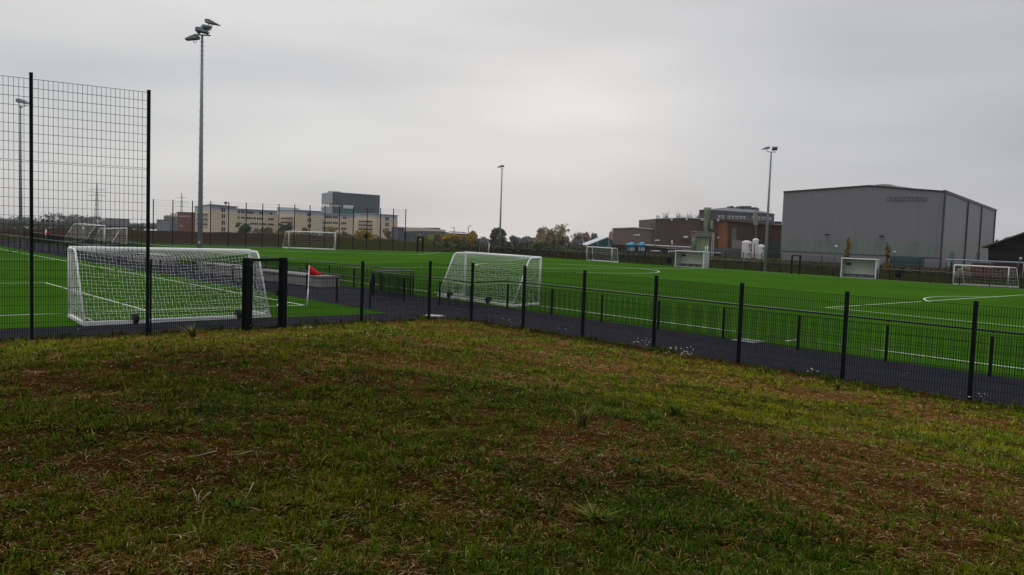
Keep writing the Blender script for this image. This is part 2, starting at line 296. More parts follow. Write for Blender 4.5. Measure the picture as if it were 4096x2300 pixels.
# grass, straw and small leaves on it
def tint_mat(name, rough=.7, transl=.15):
    m = bpy.data.materials.new(name); m.use_nodes = True; t = m.node_tree; b = t.nodes['Principled BSDF']
    a = N(t, 'ShaderNodeAttribute', attribute_name='tint'); t.links.new(a.outputs['Color'], b.inputs['Base Color'])
    b.inputs['Roughness'].default_value = rough; b.inputs['Specular IOR Level'].default_value = 0; return m
BLADE = tint_mat('grass_blades')
def dens_points(n):
    """random spots on the bank, denser towards the viewpoint"""
    r = 2.6*np.exp(RNG.random(n)*math.log(34/2.6)); r = r if True else r
    th = (RNG.random(n)-.5)*1.52; x = r*np.sin(th); y = r*np.cos(th)
    u = x*U.x+y*U.y; v = x*V.x+y*V.y; z, s = hmound(u, v)
    k = (s > .02) & (z > 0); return x[k], y[k], z[k], u[k], v[k], s[k], r[k]
def blades(n, kind):
    x, y, z, u, v, s, r = dens_points(n); n = len(x); g = patch(u, v); big = np.clip(r/8, 1, 3.2)
    if kind == 'green': k = RNG.random(n) < np.clip((g-.38)*4.5, .30, 1)
    elif kind == 'straw': k = RNG.random(n) < np.clip((.60-g)*4.5, .45, 1)
    else: k = RNG.random(n) < np.clip((g-.40)*6, .04, 1)
    x, y, z, u, v, s, r, g, big = (q[k] for q in (x, y, z, u, v, s, r, g, big)); n = len(x); dr_ = dry(s)  # dryness and painted vignette together, for the blade colours
    rep = {'green': 22, 'straw': 1, 'leaf': 4}[kind]; siz = .42+.95*RNG.random(n)**1.8            # size of the tuft
    kindn = RNG.random(n); hue = vnoise(u, v, .7, 31)*.6+.4*RNG.random(n); al0 = RNG.random(n)*6.28
    R_ = lambda q: np.repeat(q, rep)
    x, y, z, u, v, s, r, g, big, dr_, siz, kindn, hue, al0 = map(R_, (x, y, z, u, v, s, r, g, big, dr_, siz, kindn, hue, al0)); n = len(x)
    a = RNG.random(n)*2*np.pi; d = np.stack([np.cos(a), np.sin(a)], 1); w = np.stack([-d[:, 1], d[:, 0]], 1); rn = RNG.random(n)
    base = np.stack([x, y, z], 1)
    if kind == 'green':
        base[:, :2] += d*(RNG.random(n)*.035*siz*big)[:, None]
        L = (.028+.060*rn**1.6)*siz*np.sqrt(big); L = np.where(RNG.random(n) < .01, L*2.0, L); lean = .5+2.2*RNG.random(n)**1.3; wd = (.0016+.0016*RNG.random(n))*big
        G = np.array([[.028, .060, .006], [.046, .092, .006], [.074, .105, .004], [.100, .110, .005], [.140, .116, .007]]); f = np.clip(hue*4.6+dr_*.9-.8, 0, 3.99); i = f.astype(int); f = (f-i)[:, None]
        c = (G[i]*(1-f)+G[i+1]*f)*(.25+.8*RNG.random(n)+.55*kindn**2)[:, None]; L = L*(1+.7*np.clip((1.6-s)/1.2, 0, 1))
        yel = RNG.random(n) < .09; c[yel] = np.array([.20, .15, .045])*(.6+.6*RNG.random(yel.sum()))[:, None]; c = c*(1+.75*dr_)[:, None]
    elif kind == 'straw':
        L = (.02+.06*rn**2)*np.sqrt(big); L = np.where(RNG.random(n) < .03, L*2.6, L); lean = 3+9*RNG.random(n); wd = (.0010+.0014*RNG.random(n))*big
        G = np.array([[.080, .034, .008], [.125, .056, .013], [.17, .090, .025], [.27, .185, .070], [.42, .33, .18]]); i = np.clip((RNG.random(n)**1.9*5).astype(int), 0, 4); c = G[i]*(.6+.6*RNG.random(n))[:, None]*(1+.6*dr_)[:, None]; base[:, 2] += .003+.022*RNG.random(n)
    else:
        base[:, :2] += d*.01; L = (.018+.03*rn)*siz*np.sqrt(big); lean = 1.2+2.5*RNG.random(n); wd = (.005+.006*RNG.random(n))*np.sqrt(big)
        c = np.array([.042, .080, .016])*(.5+.9*RNG.random(n))[:, None]
    hh = L/np.sqrt(1+lean**2); out = hh*lean
    mid = base.copy(); mid[:, :2] += d*out[:, None]*.42; mid[:, 2] += hh*(.85 if kind == 'green' else .62)
    tip = base.copy(); tip[:, :2] += d*out[:, None]+w*((RNG.random(n)-.5)*.5*out)[:, None]; tip[:, 2] += hh*(.8+.3*RNG.random(n) if kind != 'straw' else .5)
    W3 = np.concatenate([w*wd[:, None], np.zeros((n, 1))], 1); wb = .8 if kind != 'leaf' else .3
    V5 = np.stack([base-W3*wb, base+W3*wb, mid-W3, mid+W3, tip], 1)
    idx = (np.arange(n)*5)[:, None]; lp = np.concatenate([idx+0, idx+1, idx+3, idx+2, idx+2, idx+3, idx+4], 1).ravel()
    return V5.reshape(-1, 3), lp, np.tile([4, 3], n), np.repeat(c, 5, 0)
for kind, cnt, nm, lb in (('green', 48000, 'grass', 'short green and olive grass tufts over the near bank'), ('straw', 520000, 'dead_grass', 'brown straw and dead stalks lying between the grass'), ('leaf', 14000, 'small_weeds', 'small broad leaved weeds among the grass')):
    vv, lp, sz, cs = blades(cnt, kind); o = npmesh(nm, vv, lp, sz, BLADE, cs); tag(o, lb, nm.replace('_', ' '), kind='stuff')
# ------------------------------------------------------------------ near fences, gate, rails
def mesh_panel(A, B, z0, z1, pitch, rowp, rad=.0055, dbl=True):
    """welded wire mat between two posts: upright wires, doubled cross wires"""
    mb = MB(); A = Vector(A); B = Vector(B); L = (B-A).length; d = (B-A)/L; n = max(2, round(L/pitch)); nrm = Vector((-d.y, d.x, 0))*(rad*1.6)
    for i in range(1, n):
        p = A+d*(L*i/n); mb.bar(p+Vector((0, 0, z0)), p+Vector((0, 0, z1)), rad*2, rad*2, up=(d.x, d.y, 0))
    k = max(1, round((z1-z0)/rowp))
    for j in range(k+1):
        z = z0+(z1-z0)*j/k
        for s in ((-1, 1) if dbl else (0,)):
            mb.bar(A+nrm*s+Vector((0, 0, z)), B+nrm*s+Vector((0, 0, z)), rad*2, rad*2)
    return mb
def G2(px, py): p = gnd(px, py); p.z = 0; return p
def gz(p):
    u, v = toUV(p); z, s = hmound(np.array([u]), np.array([v])); return max(0, float(z[0]))
def post_mb(p, h, w=.07, t=.07, d=None, cap=True):
    mb = MB(); d = d or V; n = Vector((-d.y, d.x, 0)); p = Vector(p); mb.box((p.x, p.y, -.1), d*w/2, n*t/2, h+.1)
    if cap: mb.box((p.x, p.y, h), d*(w/2+.004), n*(t/2+.004), .018)
    return mb
def fence(name, label, cat, pts, hs, panels, ppost=(.07, .07), group=None, m=BLACK, mw=BLACK, skip=()):
    """pts: ground points; panels: list of (z0, z1, pitch, row, wire radius)"""
    t = thing(name, label, cat, (pts[0].x, pts[0].y, 0), group)
    for i, p in enumerate(pts):
        d = (pts[min(i+1, len(pts)-1)]-pts[max(i-1, 0)]).normalized()
        mb = post_mb(p, hs[i], ppost[0], ppost[1], d); mb.build('post', m, t)
    for i in range(len(pts)-1):
        if i in skip: continue
        a, b = pts[i], pts[i+1]; d = (b-a).normalized(); mb = MB()
        for (z0, z1, pitch, row, rad) in panels:
            q = mesh_panel(a+d*.05, b-d*.05, z0, z1, pitch, row, rad); mb.add(q.v, q.f)
        mb.build('mesh_panel', mw, t)
    return t
pa, pb_ = G2(127, 1371), G2(589, 1352); dl = (pb_-pa); dl.z = 0
tall = [pa-dl*2, pa-dl, pa, pb_]
ht = lambda p, px, py: at(px, py, p.y).z
h1_, h2_ = ht(pa, 131, 293), ht(pb_, 598, 363); hm_ = (h1_+h2_)/2; hs = [hm_, hm_, h1_, h2_]; k_ = hm_/7.15
fence('ball_stop_fence', 'very tall black wire ball stop fence at the left, behind the white goal', 'fence', tall, hs, [(.08, 2.44*k_, .0605, .236*k_, .0048), (2.48*k_, 4.86*k_, .121, .238*k_, .0050), (4.90*k_, 7.05*k_, .121, .239*k_, .0050)], (.085, .11))
# low fence between the tall fence and the gate
gA, gB = G2(984, 1335), G2(1128, 1318)
fence('low_fence', 'low black mesh fence between the tall fence and the little gate', 'fence', [pb_+dl.normalized()*.09, gA-dl.normalized()*.12], [2.36, 2.36], [(.08, 2.3, .0605, .222, .0055)], (.05, .05))
# gate
t = thing('gate', 'narrow black pedestrian gate with mesh leaf in the low fence', 'gate', gA)
dg = (gB-gA).normalized(); ng = Vector((-dg.y, dg.x, 0))
for p, w in ((gA, .155), (gB, .21)):
    mb = MB(); mb.box((p.x, p.y, -.1), dg*w/2, ng*.09, 2.52); mb.box((p.x, p.y, 2.42), dg*(w/2+.006), ng*.096, .02); mb.build('post', BLACK, t)
la, lb_ = gA+dg*.20, gB-dg*.14
leaf = MB()
leaf.bar(la+Vector((0, 0, .12)), la+Vector((0, 0, 2.36)), .07, .05, up=ng); leaf.bar(lb_+Vector((0, 0, .12)), lb_+Vector((0, 0, 2.36)), .07, .06, up=ng)
leaf.bar(la+Vector((0, 0, 2.37)), lb_+Vector((0, 0, 2.37)), .06, .09); leaf.bar(la+Vector((0, 0, .12)), lb_+Vector((0, 0, .12)), .05, .05); lf = leaf.build('leaf', BLACK, t)
mesh_panel(la, lb_, .14, 2.3, .0605, .222).build('mesh', BLACK, lf)
for z in (.25, 2.2): MB().bar(gA+dg*.06+Vector((0, 0, z)), la+Vector((0, 0, z)), .05, .05).build('hinge', GALV, t)
MB().box(lb_-dg*.06+ng*.07+Vector((0, 0, 1.15)), dg*.05, ng*.02, .2).build('lock', GALVD, t)
rp = [gB+dg*.14] + [G2(x, y) for x, y in ((1445, 1305), (1715, 1285), (1884, 1296), (2091, 1315), (2329, 1351), (2613, 1392), (2952, 1455), (3368, 1524), (3877, 1599))]
e = (rp[-1]-rp[-2]); rp += [rp[-1]+e, rp[-1]+e*2]
fence('low_fence', 'long low black mesh fence from the gate along the near bank', 'fence', rp, [2.32]*len(rp), [(.06, 2.24, .0605, .218, .0044)], (.095, .075))
# railings round the pitches
def railing(name, label, pts, h=1.28, infill=True, ends=(True, True), sp=2.9, r=.032, top=None, m=BLACK2, rtop=None, wires=.0048, group=None):
    t = thing(name, label, 'railing', (pts[0].x, pts[0].y, 0), group); z = Vector((0, 0, h)); line = []
    if ends[0]: line += [pts[0]+Vector((0, 0, h*.25)), pts[0]+Vector((0, 0, h-.06))]
    line += [p+z for p in pts]
    if ends[1]: line += [pts[-1]+Vector((0, 0, h-.06)), pts[-1]+Vector((0, 0, h*.25))]
    MB().tube(line, r, 8).build('rail', rtop or RAILTOP, t, True)
    for i in range(len(pts)-1):
        a, b = pts[i], pts[i+1]; L = (b-a).length; n = max(1, round(L/sp)); d = (b-a).normalized()
        for j in range(n+(1 if i == len(pts)-2 else 0)):
            p = a+(b-a)*(j/n); mb = MB(); nn = Vector((-d.y, d.x, 0)); mb.box((p.x, p.y, -.05), d*.04, nn*.03, h-.1); mb.tube([p+Vector((0, 0, h-.06)), p+Vector((0, 0, h))], .018, 6); mb.build('post', m, t)
        if infill:
            mb = MB()
            for j in range(n):
                q = mesh_panel(a+(b-a)*(j/n)+d*.06, a+(b-a)*((j+1)/n)-d*.06, .08, h-.16, .062, .21, wires, False); mb.add(q.v, q.f)
            mb.build('mesh_panel', m, t)
    return t
bend = P(31.0, 23.4)
railing('railing', 'black railing with mesh along the near edge of the right pitch', [G2(1489, 1183), G2(1616, 1205), G2(1757, 1222), G2(1882, 1246), G2(2030, 1234), P(-12, 25.6)], ends=(True, False))
corner = G2(1640, 1179)
railing('railing', 'black railing along the path on the left edge of the right pitch', [P(121, 25.9), corner, ], ends=(True, True), wires=.0048)
railing('railing', 'short black railing closing the zigzag entrance to the right pitch', [corner-U*.25+V*.0, G2(1500, 1180)+U*.1], ends=(True, True), sp=3)
railing('railing', 'black railing beside the left pitch, ending at the corner flag', [P(122, 19.95), G2(1480, 1231)], infill=False, ends=(False, True))
# far side railing and fences
fr = [P(98, 82.2), P(79, 83.8), P(64, 83.8), P(56, 85.6), P(45.5, 84.9)]
railing('railing', 'thin black railing along the far touchline, left of the first team shelter', [P(99, 83), P(79, 83.9), P(65.4, 83.9)], 1.1, True, (False, False), 2.6, .028, wires=.006)
railing('railing', 'thin black railing along the far touchline, between the two team shelters', [P(60.6, 84.2), P(56, 85.6), P(44.2, 84.9)], 1.1, True, (True, True), 2.6, .028, wires=.006)
railing('railing', 'thin black railing along the far touchline, right of the second team shelter', [P(40.0, 84.9), P(-10, 85.2)], 1.1, True, (True, False), 2.6, .028, wires=.006)
# tall fence behind the far goal
fp = [(613, 976, 795), (691, 980, 800), (769, 982, 805), (842, 985, 810), (914, 987, 815), (984, 989, 820), (1050, 991, 824), (1115, 993, 829), (1178, 995, 833), (1239, 997, 837), (1299, 999, 842), (1357, 1001, 844), (1413, 1003, 848), (1468, 1004, 852), (1521, 1005, 856), (1573, 1006, 859), (1622, 1007, 862)]
a, b = G2(613, 977), G2(1622, 1006); ptsf = []
for x, yb_, yt in fp:
    d = ray(x, 900); t_ = ((a.x*(b.y-a.y)-a.y*(b.x-a.x))/(d.x*(b.y-a.y)-d.y*(b.x-a.x))); ptsf.append(Vector((d.x*t_, d.y*t_, 0)))
fence('ball_stop_fence', 'tall dark wire ball stop fence behind the far goal', 'fence', ptsf, [6.25]*17, [(.05, 6.15, .30, .41, .0055)], (.13, .10))
# low fence on towards the far corner
q = G2(1700, 1007); pl = [G2(x, 1007.5+(x-1700)*.018) for x in (1737, 1784, 1829, 1872, 1915)]
fence('low_fence', 'low dark fence from the far gate to the far corner flag', 'fence', pl, [2.1]*5, [(.05, 2.0, .12, .25, .006)], (.08, .08))
t = thing('gate', 'small dark gate frame beside the grassy hump at the far fence', 'gate', G2(1670, 1007))
for x in (1670, 1690): post_mb(G2(x, 1007.5), 2.15, .24 if x < 1680 else .3, .1).build('post', BLACK, t)
MB().bar(G2(1670, 1007.5)+Vector((0, 0, 2.2)), G2(1690, 1007.5)+Vector((0, 0, 2.2)), .1, .1).build('lintel', BLACK, t)
pl = [P(101.5, 85.2)]+[P(101.5-(101.5-66)*i/13, 85.2+1.2*i/13) for i in range(1, 14)]
fence('low_fence', 'dark mesh fence from the far corner to the first team shelter', 'fence', pl, [2.05]*14, [(.05, 1.95, .12, .25, .006)], (.07, .07))
pl = [P(60-(60-45)*i/6, 87.4) for i in range(7)]
fence('low_fence', 'dark mesh fence behind the far railing between the team shelters', 'fence', pl, [2.05]*7, [(.05, 1.95, .12, .25, .006)], (.07, .07), skip=(3,))
pl = [P(40-(40+8)*i/16, 87.6) for i in range(17)]
fence('low_fence', 'dark mesh fence behind the goal at the far right', 'fence', pl, [2.05]*17, [(.05, 1.95, .12, .25, .006)], (.07, .07))
t = thing('gate', 'dark gate frame in the far fence beside the grey hall', 'gate', G2(3165, 1095))
ga, gb = G2(3165, 1096), G2(3197, 1098)
for p in (ga, gb): post_mb(p, 2.0, .17, .1, (gb-ga).normalized()).build('post', BLACK, t)
MB().bar(ga+Vector((0, 0, 2.0)), gb+Vector((0, 0, 2.0)), .08, .12).build('lintel', BLACK, t)
# ------------------------------------------------------------------ goals
def net_surface(mb, q, n, m_, rad, sag=None, wob=.012, seed=0, stop=0):
    """net on a quad patch q = [p00,p10,p11,p01]; sag(s,t) moves it"""
    rg = random.Random(seed); nodes = {}
    def pt(i, j):
        if (i, j) not in nodes:
            s, t = i/n, j/m_; p = (q[0]*(1-s)+q[1]*s)*(1-t)+(q[3]*(1-s)+q[2]*s)*t
            if sag: p = p+sag(s, t)
            if 0 < i < n and 0 < j < m_: p = p+Vector((rg.uniform(-wob, wob), rg.uniform(-wob, wob), rg.uniform(-wob, wob)))
            nodes[(i, j)] = p
        return nodes[(i, j)]
    for i in range(n+1): mb.tube([pt(i, j) for j in range(m_+1)], rad, 3, False)
    for j in range(m_+1): mb.tube([pt(i, j) for i in range(n+1)], rad, 3, False)
def goal(label, fl, fr_, rl, rr_, h, tl=.45, r=.06, cell=.125, netr=.0042, wheels=(), sagm=.28, group=None, feet=True, rust=False):
    t = thing('football_goal', label, 'goal', (fl.x, fl.y, 0), group); z = Vector((0, 0, h)); g0 = Vector((0, 0, r))
    MB().tube([fl+z, fr_+z], r, 12).build('crossbar', WHITE, t, True)
    for p in (fl, fr_): MB().tube([p, p+z], r, 12).build('upright', WHITED, t, True)
    tops = []
    for f, b in ((fl, rl), (fr_, rr_)):
        k = f+(b-f)*tl+z-Vector((0, 0, .03)); tops.append(k); d = (b-f).normalized()
        MB().tube([f+z, f+(k-f-z)*.85+z, k-Vector((0, 0, .10))+d*.03, b+g0+Vector((0, 0, .05))], r*.62, 8).build('stay', WHITE, t, True)
        MB().bar(f+g0, b+g0, r*2, r*1.6).build('ground_bar', WHITE, t)
    d = (rr_-rl).normalized()
    MB().bar(rl-d*.05+g0, rr_+d*.05+g0, r*2.2, r*2.2).build('ground_bar', WHITE, t)
    if feet:
        for b, k, s in ((rl, tops[0], 1), (rr_, tops[1], -1)):
            MB().tube([b+(k-b)*.12, b+d*s*.42+g0], r*.3, 6).build('brace', WHITE, t)
    for w in wheels:
        c = rl+(rr_-rl)*w+Vector((0, 0, .17)); bk = (rl-fl).normalized()
        mb = MB(); mb.tube([c+bk*.04-d*.07, c+bk*.04+d*.07], .17, 18); wh = mb.build('wheel', RUBBER, t, False)
        MB().tube([c+bk*.04-d*.085, c+bk*.04+d*.085], .07, 12).build('hub', GALVD, wh)
    L = (fr_-fl).length; n = max(8, int(L/cell)); mb = MB(); dn = Vector((0, 0, -1)); back = (rl-fl).normalized()
    t0, t1 = tops
    sag1 = lambda s, u_: dn*(sagm*math.sin(math.pi*s)*u_**1.5)
    net_surface(mb, [fl+z, fr_+z, t1, t0], n, max(4, int((t0-fl-z).length/cell)), netr, sag1, .012, 1)
    sag2 = lambda s, u_: dn*(sagm*math.sin(math.pi*s)*(1-u_))-back*(.18*math.sin(math.pi*u_)*math.sin(math.pi*s)**.5) + Vector((0, 0, .03*u_))
    net_surface(mb, [t0, t1, rr_+Vector((0, 0, .08)), rl+Vector((0, 0, .08))], n, int(h/cell), netr, sag2, .018, 2)
    for f, b, k in ((fl, rl, t0), (fr_, rr_, t1)):
        net_surface(mb, [f+g0, b+g0, k, f+z], max(4, int((b-f).length/cell)), int(h/cell), netr, None, .012, 3)
    mb.build('net', NET, t); return t
fl, frr, rl, rr_ = G2(277, 1268), G2(995, 1251), G2(338, 1303), G2(1076, 1269)
goal('big white portable goal at the left, seen from behind, standing behind the left goal line', fl, frr, rl, rr_, 2.46, .42, .062, .125, .0050, (.245, .81), .30)
fl, frr, rl, rr_ = G2(1858, 1180), G2(2156, 1219), G2(1755, 1186), G2(2052, 1228)
goal('white portable goal in the middle, parked on the path beside the right pitch', fl, frr, rl, rr_, 2.33, .45, .058, .125, .0048, (.17, .70), .32)
# far goal on its line
a, b = G2(1155, 994), G2(1341, 1001); bk = Vector((a.x, a.y, 0)).normalized()
goal('distant white goal in front of the tall far fence', a, b, a+bk*2.0-(b-a).normalized()*.9, b+bk*2.0-(b-a).normalized()*.1, 2.45, .5, .075, .35, .0032, (), .1, feet=False)
a, b = G2(2346, 1042), G2(2446, 1050); o_ = (G2(2472, 1050)-b)
goal('small white goal on the far touchline in front of the green gabled shed', a, b, a+o_, b+o_, 1.85, .8, .055, .3, .0045, (), .1, feet=False)
a, b = G2(3812, 1138), G2(4030, 1150); o_ = Vector((1.3, .5, 0))
goal('white goal at the far right touchline, right of the grey hall', a, b, a+o_, b+o_, 1.85, .7, .055, .3, .0045, (), .1, feet=False)
for (x0, y0), (x1, y1), (x2, y2), (x3, y3), lb in (((330, 967), (420, 985), (252, 965), (333, 982), 'farther of two distant goals at the left, tilted stays, behind the near white goal'), ((417, 985), (507, 976), (372, 980), (444, 980), 'nearer low distant goal at the left, beside the taller one')):
    a, b, c, d_ = G2(x0, y0), G2(x1, y1), G2(x2, y2), G2(x3, y3); goal(lb, a, b, c, d_, 2.5 if x0 < 400 else 2.15, .45, .06, .3, .004, (), .1, feet=False)
# ------------------------------------------------------------------ floodlight masts
def flood(t, c, ang, tilt=.25, s=1.0):
    """wedge shaped floodlight: thick at the bracket, thin at the nose"""
    d = Vector((math.cos(ang), math.sin(ang), 0)); n = Vector((-d.y, d.x, 0)); zz = Vector((0, 0, 1)); k = math.tan(tilt)
    prof = [(-.42, .0), (-.46, .16), (-.36, .26), (-.1, .26), (.25, .13), (.55, -.02), (.55, -.06)]
    mb = MB(); mb.ext([c+d*x*s+zz*(z-x*k*.3)*s-n*.33*s for x, z in prof], n*.66*s); b = mb.build('lamp_head', GALV, t)
    mb = MB(); mb.ext([c+d*x*s+zz*(z-x*k*.3)*s-n*.29*s for x, z in ((-.40, .0), (.53, -.06), (.53, -.085), (-.40, -.03))], n*.58*s); mb.build('lamp_glass', GLASSD, b)
    mb = MB()
    for q in (-.31, .31): mb.tube([c+n*q*s-d*.15*s, c+n*q*s-zz*.22*s-d*.12*s, c-zz*.32*s-d*.1*s], .022*s, 5)
    mb.build('bracket', GALVD, t)
def mast(label, base, top_h, r0, r1, heads, rung=.55, arm=.6, s=1.0, armang=0, z_rung=1.5, rl=.16, clock=True):
    t = thing('floodlight_mast', label, 'floodlight', base); b = Vector((base.x, base.y, 0))
    MB().tube([b-Vector((0, 0, .2)), b+Vector((0, 0, top_h*.5)), b+Vector((0, 0, top_h))], [r0, (r0+r1)/2, r1], 14).build('pole', GALV, t, True)
    MB().tube([b, b+Vector((0, 0, .03))], r0*1.7, 14).build('base_plate', GALV, t)
    mb = MB(); z = 3.0; i = 0; perp = Vector((1, 0, 0))
    while z < top_h-.4:
        rr = r0+(r1-r0)*z/top_h; sd_ = 1 if (i % 2) else -1
        for ss in ((sd_,) if z < top_h-2.6 else (-1, 1)): mb.tube([b+Vector((0, 0, z)), b+perp*ss*(rr+rl)+Vector((0, 0, z))], .013, 4)
        z += rung/2; i += 1
    mb.build('rungs', GALVD, t)
    tp = b+Vector((0, 0, top_h)); ad = Vector((math.cos(armang), math.sin(armang), 0))
    MB().bar(tp-ad*arm, tp+ad*arm, .09*s, .09*s).build('crossarm', GALV, t)
    for dx, dy, dz, ang in heads: flood(t, tp+Vector((dx, dy, dz)), ang, s=s)
    return t
b1 = G2(799, 1088)
def heightof(b, px, py): return at(px, py, b.y).z
h1 = heightof(b1, 803, 140)
mast('tall grey floodlight mast with four lamp heads left of centre, beside the path', b1, h1, .19, .075, [(.72, -.2, .75, -.1), (.02, .5, .50, 2.3), (.12, -.5, .12, .4), (-.62, 0, -.28, 3.2)], .62, .55, .88, .15, rl=.09)
m1 = [o for o in C.objects if o.name.startswith('floodlight_mast')][-1]
tp = b1+Vector((0, 0, h1)); MB().bar(tp-Vector((.1, .6, .0)), tp+Vector((.1, .6, .42)), .09, .09).build('crossarm', GALV, m1); MB().bar(tp+Vector((-.3, 0, .1)), tp+Vector((.62, 0, .45)), .07, .07).build('crossarm', GALV, m1)
MB().box(b1+Vector((.02, -.2, 2.0)), Vector((.06, 0, 0)), Vector((0, .02, 0)), .12).build('label_plate', WHITED, m1)
b2 = G2(1997, 1014); mast('slim distant floodlight mast right of the middle goal', b2, heightof(b2, 2010, 676), .17, .075, [(-.15, 0, .32, 3.0)], .8, .25, 1.0, 0)
b3 = G2(3059, 1087); mast('slim floodlight mast with two lamp heads in front of the grey hall', b3, heightof(b3, 3093, 608), .185, .075, [(-.62, 0, .32, 3.1), (.42, .2, .36, 1.4)], .6, .5, .85, .1, rl=.14)
b0 = G2(83, 972); mast('floodlight mast seen through the tall fence at the far left', b0, heightof(b0, 82, 428), .22, .085, [(.45, 0, .5, -.1)], .8, .2, 1.6, 0)
# ------------------------------------------------------------------ corner flags
def flag(label, b, h, flat, drop, col=RED, r=.022, ang=0, sleeve=True):
    t = thing('corner_flag', label, 'corner flag', b); top = b+Vector((.04*h, 0, h)); MB().tube([b, top], r, 8).build('pole', WHITE, t, True)
    if sleeve: MB().tube([b, b+Vector((.04*h*.45, 0, h*.45))], r*1.5, 8).build('sleeve', WHITE, t, True)
    mb = MB(); n = 9; vs = []; d = Vector((math.cos(ang), math.sin(ang), 0)); nn = Vector((-d.y, d.x, 0))
    for i in range(n+1):
        s = i/n; w = d*flat*s+nn*.05*math.sin(s*7)
        zt = -drop*.98*s**.85; zb = -drop+(.05 if s > .1 else 0)*0 - .02*math.sin(s*6)
        a = top+w+Vector((0, 0, zt)); c = top+w+Vector((0, 0, min(zb, zt-.012)))
        vs += [a, c, a+nn*.006, c+nn*.006]
    f = []
    for i in range(n):
        o = 4*i; f += [(o, o+1, o+5, o+4), (o+2, o+6, o+7, o+3), (o, o+4, o+6, o+2), (o+1, o+3, o+7, o+5)]
    mb.add(vs, f); mb.build('cloth', col, t, True)
k = G2(1228, 1226); flag('red corner flag on a white pole at the near corner of the left pitch', k, 1.80, .68, .42)
k = G2(1954, 1015); flag('tiny red corner flag on a white pole at the far corner of the right pitch', k, 1.55, .35, .3, r=.05, sleeve=False)
k = at(182, 946, 108); k.z = .4; flag('distant red corner flag seen through the tall fence at the left', k, 1.3, .6, .55, r=.07, sleeve=False)
# ------------------------------------------------------------------ stands of concrete blocks by the path
def block(label, px0, py0, px1, py1, h, dep=.9, slab=.12, grp='low concrete seating blocks beside the path'):
    a, b = G2(px0, py0), G2(px1, py1); d = (b-a).normalized(); n = Vector((-d.y, d.x, 0)); n = n if n.dot(V) > 0 else -n
    t = thing('seating_block', label, 'seating block', a, grp); L = (b-a).length; c = (a+b)/2+n*dep/2
    MB().box((c.x, c.y, 0), d*L/2, n*dep/2, h-slab).build('base', CONC, t)
    MB().box((c.x, c.y, h-slab), d*(L/2+.02), n*(dep/2+.03), slab*.35).build('joint', CONCD, t)
    MB().box((c.x, c.y, h-slab*.65), d*(L/2+.03), n*(dep/2+.05), slab*.65).build('capping', CONC, t)
block('longest pale concrete seating block, its rounded end near the corner flag', 926, 1107, 1284, 1149, .62, 1.3, .13)
block('pale concrete seating block beside the floodlight mast', 790, 1088, 918, 1102, .66, 1.2, .13)
block('pale concrete seating block behind the near goal net, left of the mast', 515, 1047, 658, 1059, .75, 1.2, .14)
block('leftmost low concrete seating block behind the near goal', 338, 1018, 498, 1032, .8, 1.2, .14)
# ------------------------------------------------------------------ small things on the path
k = G2(1737, 1262); t = thing('manhole_cover', 'pale round manhole cover in the asphalt by the fence', 'manhole cover', k)
MB().tube([k+Vector((0, 0, .001)), k+Vector((0, 0, .012))], .36, 28).build('cover', mat('cover_concrete', (.42, .41, .38), .8, .15, 8), t)
MB().tube([k+Vector((0, 0, .001)), k+Vector((0, 0, .006))], .50, 28).build('rim', mat('rust_rim', (.06, .035, .028), .9, .3, 8), t)
k = G2(2993, 1366); MB_ = MB()
for i in range(9): MB_.bar(k+V*(-.35+.085*i)+Vector((0, 0, .03))-U*.42, k+V*(-.35+.085*i)+Vector((0, 0, .03))+U*.42, .05, .03)
MB_.bar(k-V*.38-U*.42+Vector((0, 0, .028)), k+V*.38-U*.42+Vector((0, 0, .028)), .05, .034); MB_.bar(k-V*.38+U*.42+Vector((0, 0, .028)), k+V*.38+U*.42+Vector((0, 0, .028)), .05, .034)
tag(MB_.build('drain_grating', mat('grating_steel', (.30, .31, .30), .5, .2, 10)), 'pale slotted drain grating at the edge of the right pitch', 'drain')
